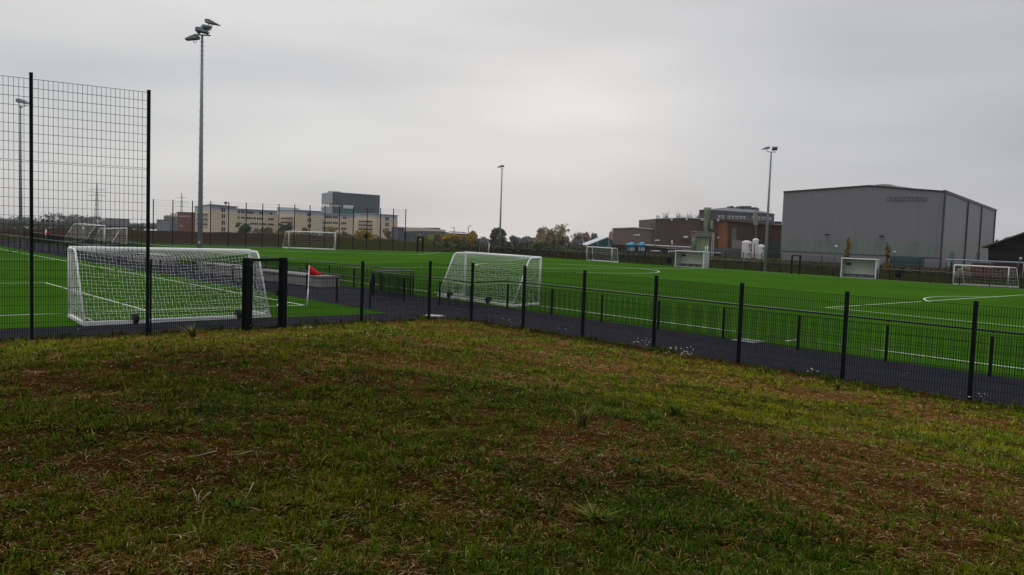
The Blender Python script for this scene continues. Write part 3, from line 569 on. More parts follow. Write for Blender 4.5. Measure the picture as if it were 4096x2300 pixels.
# ------------------------------------------------------------------ team shelters
def shelter(label, xa, ya, xb, yb_, hh, xs, ys, px_open):
    a, b = G2(xa, ya), G2(xb, yb_); d = (b-a).normalized(); n = Vector((-d.y, d.x, 0)); n = n if n.y > 0 else -n; dep = 1.3
    t = thing('team_shelter', label, 'team shelter', a, 'team shelters on the far touchline'); L = (b-a).length; zz = Vector((0, 0, 1))
    met = ribbed('shelter_sheet'+str(int(xa)), (.50, .50, .46), tuple(d), .28, .6, .5, .08)
    sh = mat('shelter_wall'+str(int(xa)), (.42, .44, .44), .4, .1, 2)
    MB().ext([a+n*dep, b+n*dep, b+n*(dep+.04), a+n*(dep+.04)], zz*hh).build('back_wall', met, t)
    for p in (a, b):
        q = [p, p+n*dep, p+n*dep+zz*hh, p+n*.25+zz*hh, p+zz*(hh-.3)]; MB().ext(q, d*.03).build('side_wall', sh, t)
    MB().ext([a+zz*hh-n*.15-d*.06, b+zz*hh-n*.15+d*.06, b+zz*(hh-.02)+n*(dep+.1)+d*.06, a+zz*(hh-.02)+n*(dep+.1)-d*.06], zz*.09).build('roof', WHITE, t)
    for p in (a, b): MB().box((p.x, p.y, 0), d*.035, n*.035, hh).build('post', WHITE, t)
    MB().ext([a+zz*.42+n*.75, b+zz*.42+n*.75, b+zz*.42+n*(dep-.05), a+zz*.42+n*(dep-.05)], zz*.05).build('seat', WHITED, t)
    mb = MB(); mb.bar(a+zz*.03, b+zz*.03, .06, .06); mb.build('sill', WHITED, t)
    mb = MB()
    for f in (.12, .38, .62, .88): mb.box(a+(b-a)*f+n*1.0, d*.025, n*.2, .42)
    mb.build('seat_support', GALV, t)
    MB().ext([a+d*.12+zz*1.25+n*(dep-.03), a+d*.62+zz*1.25+n*(dep-.03), a+d*.62+zz*1.5+n*(dep-.03), a+d*.12+zz*1.5+n*(dep-.03)], -n*.02).build('notice', GLASSD, t)
shelter('pale metal team shelter in front of the brown factory', 2700, 1066, 2812, 1073, 1.88, 0, 0, 0)
shelter('pale metal team shelter in front of the grey hall', 3363, 1109, 3500, 1117, 1.95, 0, 0, 0)
def bin_(label, px, py, h=1.0):
    b = G2(px, py); t = thing('litter_bin', label, 'bin', b)
    MB().lathe(b+Vector((0, 0, .3)), [(.28, 0), (.33, .05), (.34, h-.35), (.30, h-.3)], 14).build('bucket', BLACK, t, True)
    MB().tube([b+Vector((.2, 0, 0)), b+Vector((.2, 0, h+.25))], .05, 6).build('post', BLACK, t)
    MB().ext([b+Vector((.12, -.3, h-.1)), b+Vector((.45, -.3, h)), b+Vector((.45, -.3, h+.15)), b+Vector((.12, -.3, h+.1))], (0, .06, 0)).build('bag', BLACK, t)
bin_('black litter bin at the far railing right of the second shelter', 3592, 1121, 1.15)
bin_('black litter bin at the far railing left of the first shelter', 2676, 1062, 1.05)
# ------------------------------------------------------------------ background helpers
class Face:
    """a vertical wall plane between two ground points, addressed by where sight lines meet it"""
    def __init__(s, px0, d0, px1, d1):
        s.A = at(px0, yh(px0), d0); s.B = at(px1, yh(px1), d1); s.A.z = s.B.z = 0
        s.d = (s.B-s.A).normalized(); s.L = (s.B-s.A).length; s.n = Vector((s.d.y, -s.d.x, 0))
        if s.n.dot(s.A) > 0: s.n = -s.n
    def hit(s, px, py):
        r = ray(px, py); k = (s.A-EYE).dot(s.n)/r.dot(s.n); p = EYE+r*k; return (p-s.A).dot(s.d), p.z
    def pt(s, t, z, off=0): return s.A+s.d*t+s.n*off+Vector((0, 0, z))
    def rect(s, mb, t0, t1, z0, z1, off=.03, th=.06):
        return mb.ext([s.pt(t0, z0, off-th), s.pt(t1, z0, off-th), s.pt(t1, z1, off-th), s.pt(t0, z1, off-th)], s.n*th)
    def prect(s, mb, px0, py0, px1, py1, off=.03, th=.06):
        t0, z1 = s.hit(px0, py0); t1, z0 = s.hit(px1, py1); return s.rect(mb, min(t0, t1), max(t0, t1), min(z0, z1), max(z0, z1), off, th)
    def ppoly(s, mb, pts, off=.03, th=.06):
        q = [s.hit(*p) for p in pts]; return mb.ext([s.pt(a, b, off-th) for a, b in q], s.n*th)
def slab(pts, z0, z1):
    mb = MB(); q = [Vector((p.x, p.y, z0)) for p in pts]; return mb.ext(q, (0, 0, z1-z0))
CREAM = mat('cream_brick', (.60, .50, .35), .85, .06, .35, stretch=(1, 1, 6))
CREAMG = mat('cream_render', (.50, .46, .38), .8, .06, .5)
ZINC = ribbed('zinc_band', (.40, .44, .48), tuple(V), 2.2, .8, .5, .1)
ROOFG = mat('pale_roof_edge', (.42, .45, .48), .4, .08, 1)
PANE = mat('office_pane', (.010, .010, .018), .5, .5, .25, spec=.08)
PANEF = mat('pale_window_frame', (.42, .43, .44), .5)
# ------------------------------------------------------------------ cream office building, three blocks and two wings
ZB, ZW = 11.2, 10.3
def oface(px0, d0, px1, d1): return Face(px0, d0, px1, d1)
office = thing('office_building', 'long cream brick office building with three projecting blocks under flat grey roofs', 'building', at(1180, yh(1180), 480)*1.0)
office.location.z = 0
fA0, fA1 = oface(777, 484, 841, 400), oface(841, 400, 949, 440)
fW1 = oface(949, 447, 1111, 479)
fB0, fB1 = oface(1111, 505, 1182, 470), oface(1182, 470, 1286, 499)
fW2 = oface(1286, 504, 1419, 520)
fC0, fC1 = oface(1419, 545, 1502, 520), oface(1502, 520, 1590, 553)
back = Vector((0, 1, 0))
for f0, f1 in ((fA0, fA1), (fB0, fB1), (fC0, fC1)):
    p, q, r = f0.A, f0.B, f1.B; s4 = p+(r-q)
    slab([p, q, r, s4], -20, ZB-2.6).build('walls', CREAM, office); c = (p+q+r+s4)/4
    slab([c+(x-c)*.985 for x in (p, q, r, s4)], ZB-2.6, ZB-.35).build('top_storey', ZINC, office)
    slab([c+(x-c)*1.05 for x in (p, q, r, s4)], ZB-.35, ZB).build('roof', ROOFG, office)
    # balcony recesses on the end wall
    for zf in (1.0, 3.4, 5.8):
        mb = MB(); f0.rect(mb, f0.L*.18, f0.L*.86, zf, zf+.9, .06, .1); mb.build('window', PANE, office)
        mb = MB(); f0.rect(mb, f0.L*.16, f0.L*.88, zf-.55, zf, .5, .6); mb.build('balcony', CREAMG, office)
for f, in ((fW1,), (fW2,)):
    bk = f.n*-14; slab([f.A, f.B, f.B+bk, f.A+bk], -20, ZW-2.35).build('walls', CREAM, office)
    slab([f.A+f.n*-.1, f.B+f.n*-.1, f.B+bk, f.A+bk], ZW-2.35, ZW-.3).build('top_storey', ZINC, office)
    slab([f.A+f.n*.9, f.B+f.n*.9, f.B+bk, f.A+bk], ZW-.3, ZW).build('roof', ROOFG, office)
def window(f, x0, y0, x1, y1, par, m=None, fm=None):
    mb = MB(); f.prect(mb, x0, y0, x1, y1, .05, .1); w = mb.build('window', fm or PANEF, par)
    t0, z1 = f.hit(x0, y0); t1, z0 = f.hit(x1, y1); a, b = sorted((t0, t1)); mb = MB(); i = (b-a)*.07
    f.rect(mb, a+i, b-i, z0+.12, z1-.12, .09, .06); mb.build('pane', m or PANE, w); return w
def winrow(f, xs, yfun, h, par, m=None):
    for x0, x1 in xs: y = yfun((x0+x1)/2); window(f, x0, y, x1, y+h, par, m)
def groups(*gs):                       # (start, end, n): n windows spread between two columns
    out = []
    for a, b, n in gs:
        w = (b-a)/n
        for i in range(n): out.append((a+w*i+w*.07, a+w*(i+1)-w*.07))
    return out
winrow(fW1, groups((951, 960, 1), (963, 979, 2), (986, 1002, 2), (1002, 1014, 2), (1037, 1052, 2), (1078, 1088, 1)), lambda x: 842+(x-950)*.055, 11, office)
winrow(fW1, groups((950, 958, 1), (963, 980, 2), (986, 1010, 3), (1012, 1024, 1), (1026, 1052, 3), (1072, 1095, 3)), lambda x: 865+(x-950)*.050, 10, office)
winrow(fW1, groups((1000, 1033, 4), (1036, 1066, 3), (1072, 1095, 3)), lambda x: 889+(x-1000)*.045, 10, office)
winrow(fW1, groups((1016, 1032, 2),), lambda x: 912, 10, office)
winrow(fW2, groups((1301, 1328, 4), (1331, 1352, 4), (1371, 1385, 2)), lambda x: 862+(x-1300)*.05, 10, office)
winrow(fW2, groups((1290, 1328, 5), (1331, 1352, 4), (1364, 1385, 4)), lambda x: 885+(x-1300)*.045, 10, office)
winrow(fW2, groups((1290, 1310, 3), (1331, 1352, 4), (1364, 1385, 4)), lambda x: 907+(x-1300)*.04, 10, office)
for f, x, ys in ((fA1, 886, (830, 855, 881, 907)), (fB1, 1230, (850, 873, 896)), (fC1, 1541, (867, 890, 912))):
    for y in ys:
        for k in (0, 1): window(f, x+k*8, y, x+k*8+6, y+ (19 if f is fA1 else 16), office)
mb = MB(); fB0_t = fB0; p = at(1109, 830, 500); q = at(1182, 838, 500); mb.ext([Vector((x, y, ZB-.1)) for x, y in ((p.x, p.y), (q.x, q.y), (q.x, q.y+8), (p.x, p.y+8))], (0, 0, 1.6)); mb.build('plant_room', ZINC, office)
t = MB(); p = at(903, 817, 430); t.lathe((p.x, p.y, ZB), [(.3, 0), (.3, 1.0), (.9, 1.1), (.9, 1.9), (.2, 2.0)], 10); t.build('roof_vent', mat('vent_red', (.10, .03, .03), .7), office)
# ------------------------------------------------------------------ dark glass office cube behind
cube = thing('glass_office_tower', 'big dark grey glass office cube rising behind the cream building', 'building', at(1380, yh(1380), 640)); cube.location.z = 0
gl0, gl1 = Face(1284, 640, 1328, 600), Face(1328, 600, 1517, 634)
DG = ribbed('dark_glazing', (.040, .068, .078), tuple(gl1.d), 4.2, .45, .3, .35, hor=3.9)
DG2 = mat('dark_cladding', (.045, .050, .062), .35, .15, .08)
ztop = gl1.hit(1328, 767)[1]; bk = gl0.A-gl0.B; p, q, r = gl0.A, gl0.B, gl1.B; s4 = p+(r-q); zs0, zs1 = gl1.hit(1328, 826)[1], gl1.hit(1328, 812)[1]
slab([p, q, r, s4], -20, zs0).build('lower_storeys', DG, cube); slab([p, q, r, s4], zs1, ztop).build('upper_storeys', DG, cube)
w = (r-q)*.17; slab([p+w, q+w, r, s4], zs0, zs1).build('slot_storey', DG, cube)
mb = MB()
for i in range(6): x = p+(q-p)*((i+.5)/6); mb.box((x.x, x.y, zs0), (.25, 0, 0), (0, .25, 0), zs1-zs0)
mb.build('columns', WFRAME, cube)
slab([p+w*.4, q+w*.4, q+w, p+w], zs0, zs0+.4).build('terrace', WFRAME, cube)
mb = MB(); gl1.prect(mb, 1373, 820, 1415, 835, .05, .2); mb.build('window', mat('pale_glass', (.55, .60, .62), .3, .2, .1), cube)
mb = MB(); gl1.prect(mb, 1365, 836, 1436, 858, .04, .2); mb.build('atrium_glazing', mat('teal_glass', (.02, .14, .16), .3, .35, .08), cube)
mb = MB(); p = at(1312, 770, 640); q = at(1354, 770, 640); mb.ext([(p.x, p.y, ztop), (q.x, q.y, ztop), (q.x, q.y+12, ztop), (p.x, p.y+12, ztop)], (0, 0, 2.1)); mb.build('plant_room', WFRAME, cube)
# ------------------------------------------------------------------ buildings left of the office
def simple_block(name, label, px0, px1, d0, d1, ytop, m, dep=15, cat='building', windows=(), wm=None, roof=None, z0=-20, ztopv=None, fm=None):
    f = Face(px0, d0, px1, d1); z = ztopv or f.hit((px0+px1)/2, ytop)[1]; t = thing(name, label, cat, (f.A+f.B)/2)
    slab([f.A, f.B, f.B-f.n*dep, f.A-f.n*dep], z0, z).build('walls', m, t)
    slab([f.A+f.n*.25-f.d*.25, f.B+f.n*.25+f.d*.25, f.B-f.n*dep+f.d*.25, f.A-f.n*dep-f.d*.25], z, z+.35).build('roof', roof or CONCD, t)
    for w in windows: window(f, *w, t, wm, fm)
    return f, t, z
REDB = mat('red_brick', (.15, .05, .045), .85, .12, .6)
WP = mat('bright_window', (.45, .46, .46), .3)
simple_block('brick_building', 'dark red brick block left of the cream office building', 710, 779, 480, 478, 851, REDB, 20, windows=[(720, 862, 728, 868), (732, 862, 740, 868), (722, 900, 728, 906), (745, 862, 750, 868), (755, 862, 760, 868)], wm=WP)
f, t, z = simple_block('stepped_building', 'hazy cream stepped building beyond the red brick block', 655, 722, 600, 600, 868, mat('glass_green_grey', (.10, .13, .14), .4, .2, .1), 30, windows=[(x, y, x+9, y+8) for y in (876, 892) for x in (662, 678, 694)])
for i, (x0, x1, y) in enumerate(((652, 780, 861), (665, 780, 853), (680, 770, 846))):
    mb = MB(); zz = f.hit(700, y)[1]; mb.ext([f.pt(f.hit(x0, y)[0], z-1 if i == 0 else zp, -3-i*4), f.pt(f.hit(x1, y)[0], z-1 if i == 0 else zp, -3-i*4), f.pt(f.hit(x1, y)[0], z-1 if i == 0 else zp, -24), f.pt(f.hit(x0, y)[0], z-1 if i == 0 else zp, -24)], (0, 0, zz-(z-1 if i == 0 else zp))); mb.build('upper_storey', CREAMG, t); zp = zz
simple_block('grey_house', 'small hazy grey building at the left of the stepped building', 627, 650, 560, 560, 880, mat('pale_grey_wall', (.17, .19, .20), .7, .1, .3), 12, windows=[(632, 888, 640, 894)])
simple_block('distant_block', 'flat hazy grey block beside the left pylon on the horizon', 420, 464, 850, 850, 875, mat('hazy_grey_wall', (.09, .10, .11), .8, .1, .1), 30)
for px, s, lb in ((222, 1.0, 'white van parked far off beyond the left pitch, nearer the pylon'), (180, .62, 'low white car parked far off at the left edge of the dirt bank')):
    p = at(px, 918, 260); p.z = 0; t = thing('parked_van', lb, 'van' if s == 1 else 'car', p); L = 1.55*s if s == 1 else 1.1; p.z = 1.4; s = s*.5
    MB().ext([p+Vector((-L, 0, .4)), p+Vector((L, 0, .4)), p+Vector((L, 0, 1.5*s)), p+Vector((L*.1, 0, 1.5*s)), p+Vector((-L*.05, 0, 3.2*s)), p+Vector((-L*.35, 0, 3.3*s)), p+Vector((-L*.6, 0, 2.2*s)), p+Vector((-L, 0, 2.0*s))], (0, 2, 0)).build('body', WHITED, t)
    for k in (-.6, .6): MB().tube([p+Vector((L*k, -.1, .4)), p+Vector((L*k, .3, .4))], .4, 12).build('wheel', RUBBER, t)
    MB().ext([p+Vector((-L*.55, -.05, 2.0*s)), p+Vector((-L*.1, -.05, 2.0*s)), p+Vector((-L*.15, -.05, 2.8*s)), p+Vector((-L*.45, -.05, 2.8*s))], (0, .06, 0)).build('window', GLASSD, t)
# ------------------------------------------------------------------ dirt and grass banks behind the far fence
def bank(name, pts, m, seed=0):
    """pts: (px, d_front, d_ridge, ridge_y): ridge line seen at ridge_y"""
    mb = MB(); vs = []; rows = 9; n = len(pts); sub = 6; rg = random.Random(seed)
    P_ = []
    for i in range((n-1)*sub+1):
        a = i/sub; k = min(int(a), n-2); f = a-k; P_.append([pts[k][j]*(1-f)+pts[k+1][j]*f for j in range(4)])
    for px, d0, d1, ry in P_:
        zr = at(px, ry, d1).z+rg.uniform(-.06, .06)
        for j in range(rows+1):
            s = j/rows
            if s < .62: q = s/.62; d = d0+(d1-d0)*q; z = -.2+(zr+.2)*(q*q*(3-2*q)*.5+q*.5)
            else: q = (s-.62)/.38; d = d1+q*26; z = zr-(zr+.4)*q**1.5
            p = at(px, yh(px), d); vs.append((p.x, p.y, z+rg.uniform(-.05, .05)))
    m_ = rows+1; N_ = len(P_)
    mb.add(vs, [(i*m_+j, (i+1)*m_+j, (i+1)*m_+j+1, i*m_+j+1) for i in range(N_-1) for j in range(rows)])
    return struct(name, mb, m, True)
bank('dirt_bank', [(-300, 150, 185, 912), (0, 150, 182, 915), (300, 148, 178, 915), (560, 142, 172, 919), (900, 138, 168, 929), (1200, 138, 165, 938), (1350, 138, 163, 946), (1470, 138, 162, 960)], BERM, 1)
bank('grass_hump', [(-300, 132, 150, 958), (300, 130, 148, 962), (620, 125, 144, 963), (900, 126, 143, 966), (1180, 127, 143, 971), (1380, 128, 144, 964), (1500, 128, 145, 958), (1580, 129, 145, 960), (1700, 130, 146, 975), (1800, 131, 146, 990), (1900, 132, 146, 1003)], VERGE, 2)
# ------------------------------------------------------------------ foliage
def leafmat(name, c1, c2, rough=.8):
    m = tint_mat(name, rough); return m
LEAF = leafmat('foliage', 0, 0)
BARK = mat('bark', (.05, .04, .032), .9, .3, 3)
def crown_pts(rg, blobs, n, shell=.55):
    out = []; w = np.array([b[3]*b[4]*b[5] for b in blobs])**.67; w = w/w.sum()
    k = rg.choice(len(blobs), n, p=w); dr = rg.normal(size=(n, 3)); dr /= np.linalg.norm(dr, axis=1)[:, None]; r = (shell+(1-shell)*rg.random(n))**.7
    B = np.array(blobs)[k]; jit = 1+.22*(vnoise(dr[:, 0]*3+k*7, dr[:, 2]*3+dr[:, 1]*2, 1.3, 5)-.5)*2
    return B[:, :3]+dr*B[:, 3:6]*(r*jit)[:, None], B, dr
def leaves(name, parent, blobs, n, size, cols, seed, flat=.0, kind=None, up=0):
    rg = np.random.default_rng(seed); pts, B, dr = crown_pts(rg, blobs, n)
    cl = vnoise(pts[:, 0]+pts[:, 1]*.7, pts[:, 2]+pts[:, 1]*.3, 1/(size*5), seed % 97)
    keep = cl > .34; pts = pts[keep]; cl = cl[keep]; n = len(pts)
    a = rg.normal(size=(n, 3)); a[:, 2] = a[:, 2]*(1-flat)+up*abs(a[:, 2])*2; a /= np.linalg.norm(a, axis=1)[:, None]; b = np.cross(a, rg.normal(size=(n, 3))); b /= np.linalg.norm(b, axis=1)[:, None]
    s = size*(.55+.9*rg.random(n))[:, None]; a = a*s*(1+up); b = b*s*.55*(1-.5*up)
    Q = np.stack([pts-a, pts-b, pts+a, pts+b], 1); o0 = np.array(parent_loc(parent)) if parent else 0
    C4 = np.array(cols)[np.clip((cl*len(cols)*1.4-.5+rg.normal(size=n)*.5).astype(int), 0, len(cols)-1)]*(1.4+1.5*rg.random(n))[:, None]
    o = npmesh(name, Q.reshape(-1, 3)-o0, np.arange(4*n), np.full(n, 4), LEAF, np.repeat(C4, 4, 0))
    if parent: o.parent = parent
    return o
def tree(name, label, px, ytop, ybase, d, wpx, cols, n=1800, leaf=None, shape='round', seed=1, group=None, trunk=True, bare=False, zb=None, up=0):
    base = at(px, ybase, d); top = at(px, ytop, d); z0 = zb if zb is not None else (max(-.3, base.z) if d < 215 else base.z); b = Vector((base.x, base.y, z0)); Ht = top.z-z0; Wd = wpx/F*d/2
    t = thing(name, label, 'tree' if Ht > 2.2 else 'bush', b, group); rg = random.Random(seed); leaf = leaf or max(.10, d*.0011)
    tr = MB(); th = Ht*(.92 if bare else .62); tr.tube([b-Vector((0, 0, .2)), b+Vector((.1, 0, th*.5)), b+Vector((-.05, 0, th))], [Ht*.022+.03, Ht*.016+.02, .02], 7)
    blobs = []
    if shape == 'round': lst = [(rg.uniform(-.55, .55), rg.uniform(-.5, .5), rg.uniform(.28, .80), rg.uniform(.28, .45)) for _ in range(9)]+[(0, 0, .55, .62), (.05, 0, .82, .3)]
    elif shape == 'bush': lst = [(rg.uniform(-.55, .55), rg.uniform(-.4, .4), rg.uniform(.18, .62), rg.uniform(.28, .48)) for _ in range(12)]+[(0, 0, .35, .65), (0, 0, .2, .75)]
    elif shape == 'cone': lst = [((rg.uniform(-1, 1))*(1-h_)*.8, rg.uniform(-.5, .5)*(1-h_), .1+h_*.8, (1-h_)*.38+.10) for h_ in [i/13 for i in range(13)]]
    elif shape == 'fan': lst = [(math.cos(a)*.5, rg.uniform(-.3, .3), .42+math.sin(a)*.36, .30) for a in [math.pi*i/8 for i in range(9)]]+[(0, 0, .4, .6)]
    elif shape == 'narrow': lst = [(rg.uniform(-.5, .5)*(1.1-h_), rg.uniform(-.4, .4), .08+h_*.86, .22) for h_ in [i/11 for i in range(12)]]
    for x, y, z, r in lst:
        c = b+Vector((x*Wd, y*Wd, z*Ht)); blobs.append((c.x, c.y, c.z, r*Wd*1.0, r*Wd, min(r*Ht*.55, r*Wd*1.6+.1)))
        if r < .6 or bare:
            f = rg.uniform(.25, .6); s = b+Vector((0, 0, th*f)); mid = (s+c)/2+Vector((0, 0, -.04*Ht)); tr.tube([s, mid, c], [Ht*.009+.015, Ht*.005+.012, .012], 4)
            for _ in range(5 if bare else 2):
                e2 = mid+Vector((rg.uniform(-.4, .4)*Wd, rg.uniform(-.3, .3)*Wd, rg.uniform(.05, .35)*Ht)); tr.tube([mid, (mid+e2)/2+Vector((0, 0, .03*Ht)), e2], [.03+Ht*.002, .02, .012], 3)
                if bare:
                    for _ in range(3): e3 = e2+Vector((rg.uniform(-.2, .2)*Wd, 0, rg.uniform(.02, .18)*Ht)); tr.tube([(e2+mid)/2, e3], [.025, .012], 3)
    if trunk: tr.build('trunk', BARK, t)
    if n: leaves('crown', t, blobs, n, leaf, cols, seed, up=up)
    return t
G_DK = [(.020, .032, .016), (.032, .048, .020), (.045, .060, .026)]
G_GR = [(.035, .045, .03), (.05, .062, .04), (.075, .085, .055)]
OLIVE = [(.055, .056, .026), (.085, .082, .036), (.115, .108, .045), (.145, .125, .055)]
YEL = [(.09, .065, .018), (.16, .105, .022), (.22, .14, .03), (.12, .10, .03)]
TAN = [(.085, .075, .045), (.12, .105, .062), (.16, .135, .08), (.20, .165, .10)]
RUST = [(.07, .03, .018), (.11, .05, .025), (.16, .08, .04)]
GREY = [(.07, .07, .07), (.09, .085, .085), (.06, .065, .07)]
tree('tree', 'rounded dark green tree in front of the office building, left one', 972, 880, 930, 300, 84, G_DK, 4200, .26, 'bush', 3)
tree('tree', 'dark green bushy tree before the middle block of the office building', 1141, 881, 932, 310, 62, G_DK, 3400, .26, 'bush', 4)
tree('bush', 'low dark green bush between the two dark trees before the office', 1068, 903, 932, 320, 60, G_DK, 1300, .3, 'bush', 5)
tree('tree', 'small reddish autumn tree by the right corner of the middle office block', 1221, 905, 945, 300, 34, RUST+OLIVE, 1000, .25, 'round', 6)
tree('tree', 'olive tree behind the far goal, before the office wing', 1318, 905, 950, 290, 66, OLIVE, 1700, .28, 'round', 7)
tree('bush', 'green grey bush left of the big yellow tree', 1385, 917, 955, 280, 46, OLIVE+G_DK, 1200, .26, 'bush', 8)
tree('tree', 'broad golden yellow autumn tree in front of the office building', 1462, 902, 968, 200, 92, YEL, 3200, .20, 'bush', 9)
tree('tree', 'thin brownish tree by the right office block', 1546, 915, 958, 260, 34, OLIVE+RUST, 900, .24, 'round', 10)
tree('tree', 'dark willow-like tree behind the middle floodlight mast', 1990, 905, 1010, 190, 96, [(.022, .032, .020), (.035, .046, .030), (.055, .068, .046)], 4600, .15, 'fan', 11, up=.5)
for i, (px, yt, wp, cc_, lb) in enumerate(((1690, 925, 90, OLIVE, 'leftmost olive autumn tree of the row right of the tall far fence'), (1738, 918, 60, OLIVE, 'second olive tree of the row, before the low grey hall'), (1800, 920, 80, OLIVE+YEL, 'olive yellow tree between the two street lamps'), (1862, 913, 70, OLIVE+YEL, 'olive tree before the right street lamp'), (1886, 908, 44, YEL, 'orange yellow tree top at the right end of the row'))):
    tree('tree', lb, px, yt, 1005, 172+i*4, wp*1.25, cc_, 4200, .16, 'bush', 20+i, 'autumn trees beside the low grey hall')
for i, (px, yt, wp, lb) in enumerate(((2160, 909, 62, 'leftmost tan autumn tree of the tall group before the sky'), (2205, 910, 56, 'second tan tree of the tall group'), (2247, 893, 72, 'tallest tan autumn tree of the group'))):
    tree('tree', lb, px, yt, 1000, 230+i*5, wp, TAN, 2600, .25, 'round', 30+i, 'tall tan trees right of the middle mast')
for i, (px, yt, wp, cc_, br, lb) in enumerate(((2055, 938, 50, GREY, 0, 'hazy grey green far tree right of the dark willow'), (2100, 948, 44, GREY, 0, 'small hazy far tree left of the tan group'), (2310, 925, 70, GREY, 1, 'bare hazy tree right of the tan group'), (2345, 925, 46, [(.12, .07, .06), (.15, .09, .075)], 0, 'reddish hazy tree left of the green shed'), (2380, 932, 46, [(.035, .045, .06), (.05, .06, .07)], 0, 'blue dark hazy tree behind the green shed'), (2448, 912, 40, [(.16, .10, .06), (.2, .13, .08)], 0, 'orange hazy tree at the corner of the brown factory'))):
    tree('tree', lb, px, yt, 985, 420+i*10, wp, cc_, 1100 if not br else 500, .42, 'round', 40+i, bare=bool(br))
for i, (px, wp) in enumerate(((2662, 50), (2715, 56), (2752, 46), (2786, 30))):
    tree('tree', ['leftmost bare tree top', 'widest bare tree top', 'third bare tree top', 'small bare tree top beside the brick offices'][i]+' over the brown factory roof', px, 842+i*3, 960, 260, wp*1.2, GREY, 90, .16, 'fan', 50+i, 'bare trees behind the brown factory', bare=True)
for i, (px, yt, wp) in enumerate(((3388, 958, 62), (3546, 968, 58))):
    tree('tree', ['slim brown autumn tree before the grey hall, left of the two', 'slim brown autumn tree behind the right end of the second shelter'][i], px, yt, 1085, 98, wp, [(.06, .045, .018), (.09, .065, .025), (.13, .085, .03)], 750, .13, 'narrow', 60+i, 'slim trees before the grey hall', up=.6)
tree('tree', 'brown tree top between the grey hall and the black shed', 3985, 958, 1000, 210, 34, RUST, 500, .25, 'round', 71)
tree('tree', 'brown tree behind the roof of the black shed', 4040, 945, 1000, 200, 60, RUST+TAN, 600, .25, 'round', 72)
# hedges and rough growth (countless twigs: one mass each)
def growth(name, label, pts, n, size, cols, seed, hpx=None, depth=3.0, cat=None):
    """pts: (px, ytop, ybase, d)"""
    blobs = []; rg = random.Random(seed)
    for i in range(len(pts)-1):
        a, b = pts[i], pts[i+1]; k = max(1, int(abs(b[0]-a[0])/14))
        for j in range(k):
            s = (j+rg.random())/k; px, yt, yb_, d = [a[q]*(1-s)+b[q]*s for q in range(4)]; d += rg.uniform(-depth/2, depth/2)
            tp_, bt = at(px, yt, d), at(px, yb_, d); z0 = max(-.2, bt.z) if d < 200 else bt.z; h = (tp_.z-z0)*rg.uniform(.55, 1.12)
            blobs.append((tp_.x, tp_.y, z0+h*.45, 14/F*d*rg.uniform(.7, 1.4), depth*.5, max(.15, h*.55)))
    o = leaves(name, None, blobs, n, size, cols, seed); tag(o, label, cat, kind='stuff'); return o
growth('hedge', 'dense olive hedge behind the far corner fence', [(1640, 962, 1010, 150), (1900, 962, 1013, 152), (2050, 968, 1020, 150), (2250, 972, 1030, 147), (2345, 985, 1035, 145)], 34000, .16, [(.030, .040, .018), (.050, .058, .028), (.070, .075, .036), (.042, .050, .022)], 80, depth=5)
growth('rough_grass', 'reddish brown dead growth along the far fence', [(1950, 1000, 1016, 138), (2100, 1002, 1022, 134), (2350, 1010, 1040, 125)], 6000, .10, [(.09, .035, .016), (.06, .035, .018), (.05, .045, .02)], 81, depth=2)
growth('scrub', 'dark weedy scrub in front of the factory', [(2340, 985, 1095, 140), (2520, 1002, 1095, 138), (2700, 1008, 1095, 134), (2860, 1026, 1095, 130), (3120, 1036, 1095, 126)], 16000, .12, [(.025, .028, .014), (.045, .042, .02), (.065, .045, .02), (.03, .035, .015)], 82, depth=4)
growth('scrub', 'dark weeds and shrubs at the foot of the grey hall', [(3130, 1035, 1195, 128), (3200, 1042, 1195, 124), (3310, 1048, 1195, 120), (3420, 1052, 1195, 114), (3600, 1058, 1195, 108), (3760, 1064, 1195, 104), (4096, 1078, 1195, 98), (4300, 1086, 1195, 96)], 15000, .11, [(.022, .025, .013), (.04, .038, .018), (.055, .038, .02), (.028, .032, .014)], 83, depth=3)
growth('verge_weeds', 'rough green grass strip behind the far railing', [(2500, 1040, 1056, 112), (2900, 1060, 1080, 102), (3300, 1086, 1106, 93), (3700, 1110, 1132, 87), (4200, 1138, 1160, 80)], 12000, .07, [(.026, .044, .008), (.036, .052, .010), (.044, .048, .013)], 84, depth=2)
growth('distant_wood', 'hazy grey brown wood along the left horizon', [(-300, 868, 905, 900), (0, 866, 905, 900), (100, 868, 905, 900), (170, 858, 905, 900), (230, 853, 905, 880), (310, 858, 905, 880), (385, 866, 905, 880), (420, 890, 908, 900), (600, 893, 915, 900), (680, 893, 915, 900)], 26000, .85, [(.035, .035, .035), (.045, .045, .04), (.03, .035, .035)], 85, depth=40)  # haze fade is put into the grey leaf colours
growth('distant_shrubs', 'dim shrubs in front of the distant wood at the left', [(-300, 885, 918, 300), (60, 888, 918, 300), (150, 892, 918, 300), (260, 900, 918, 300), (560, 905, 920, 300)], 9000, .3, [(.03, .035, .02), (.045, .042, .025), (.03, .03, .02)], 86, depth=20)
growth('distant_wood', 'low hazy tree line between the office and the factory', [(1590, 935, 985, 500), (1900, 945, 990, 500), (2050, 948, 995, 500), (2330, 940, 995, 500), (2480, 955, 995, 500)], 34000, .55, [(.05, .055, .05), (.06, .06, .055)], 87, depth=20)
growth('shrubs', 'mixed low shrubs at the foot of the office building', [(1020, 918, 940, 260), (1200, 928, 945, 255), (1420, 935, 962, 240), (1600, 950, 968, 230)], 5000, .22, [(.03, .035, .018), (.05, .045, .02), (.06, .045, .02)], 88, depth=8)
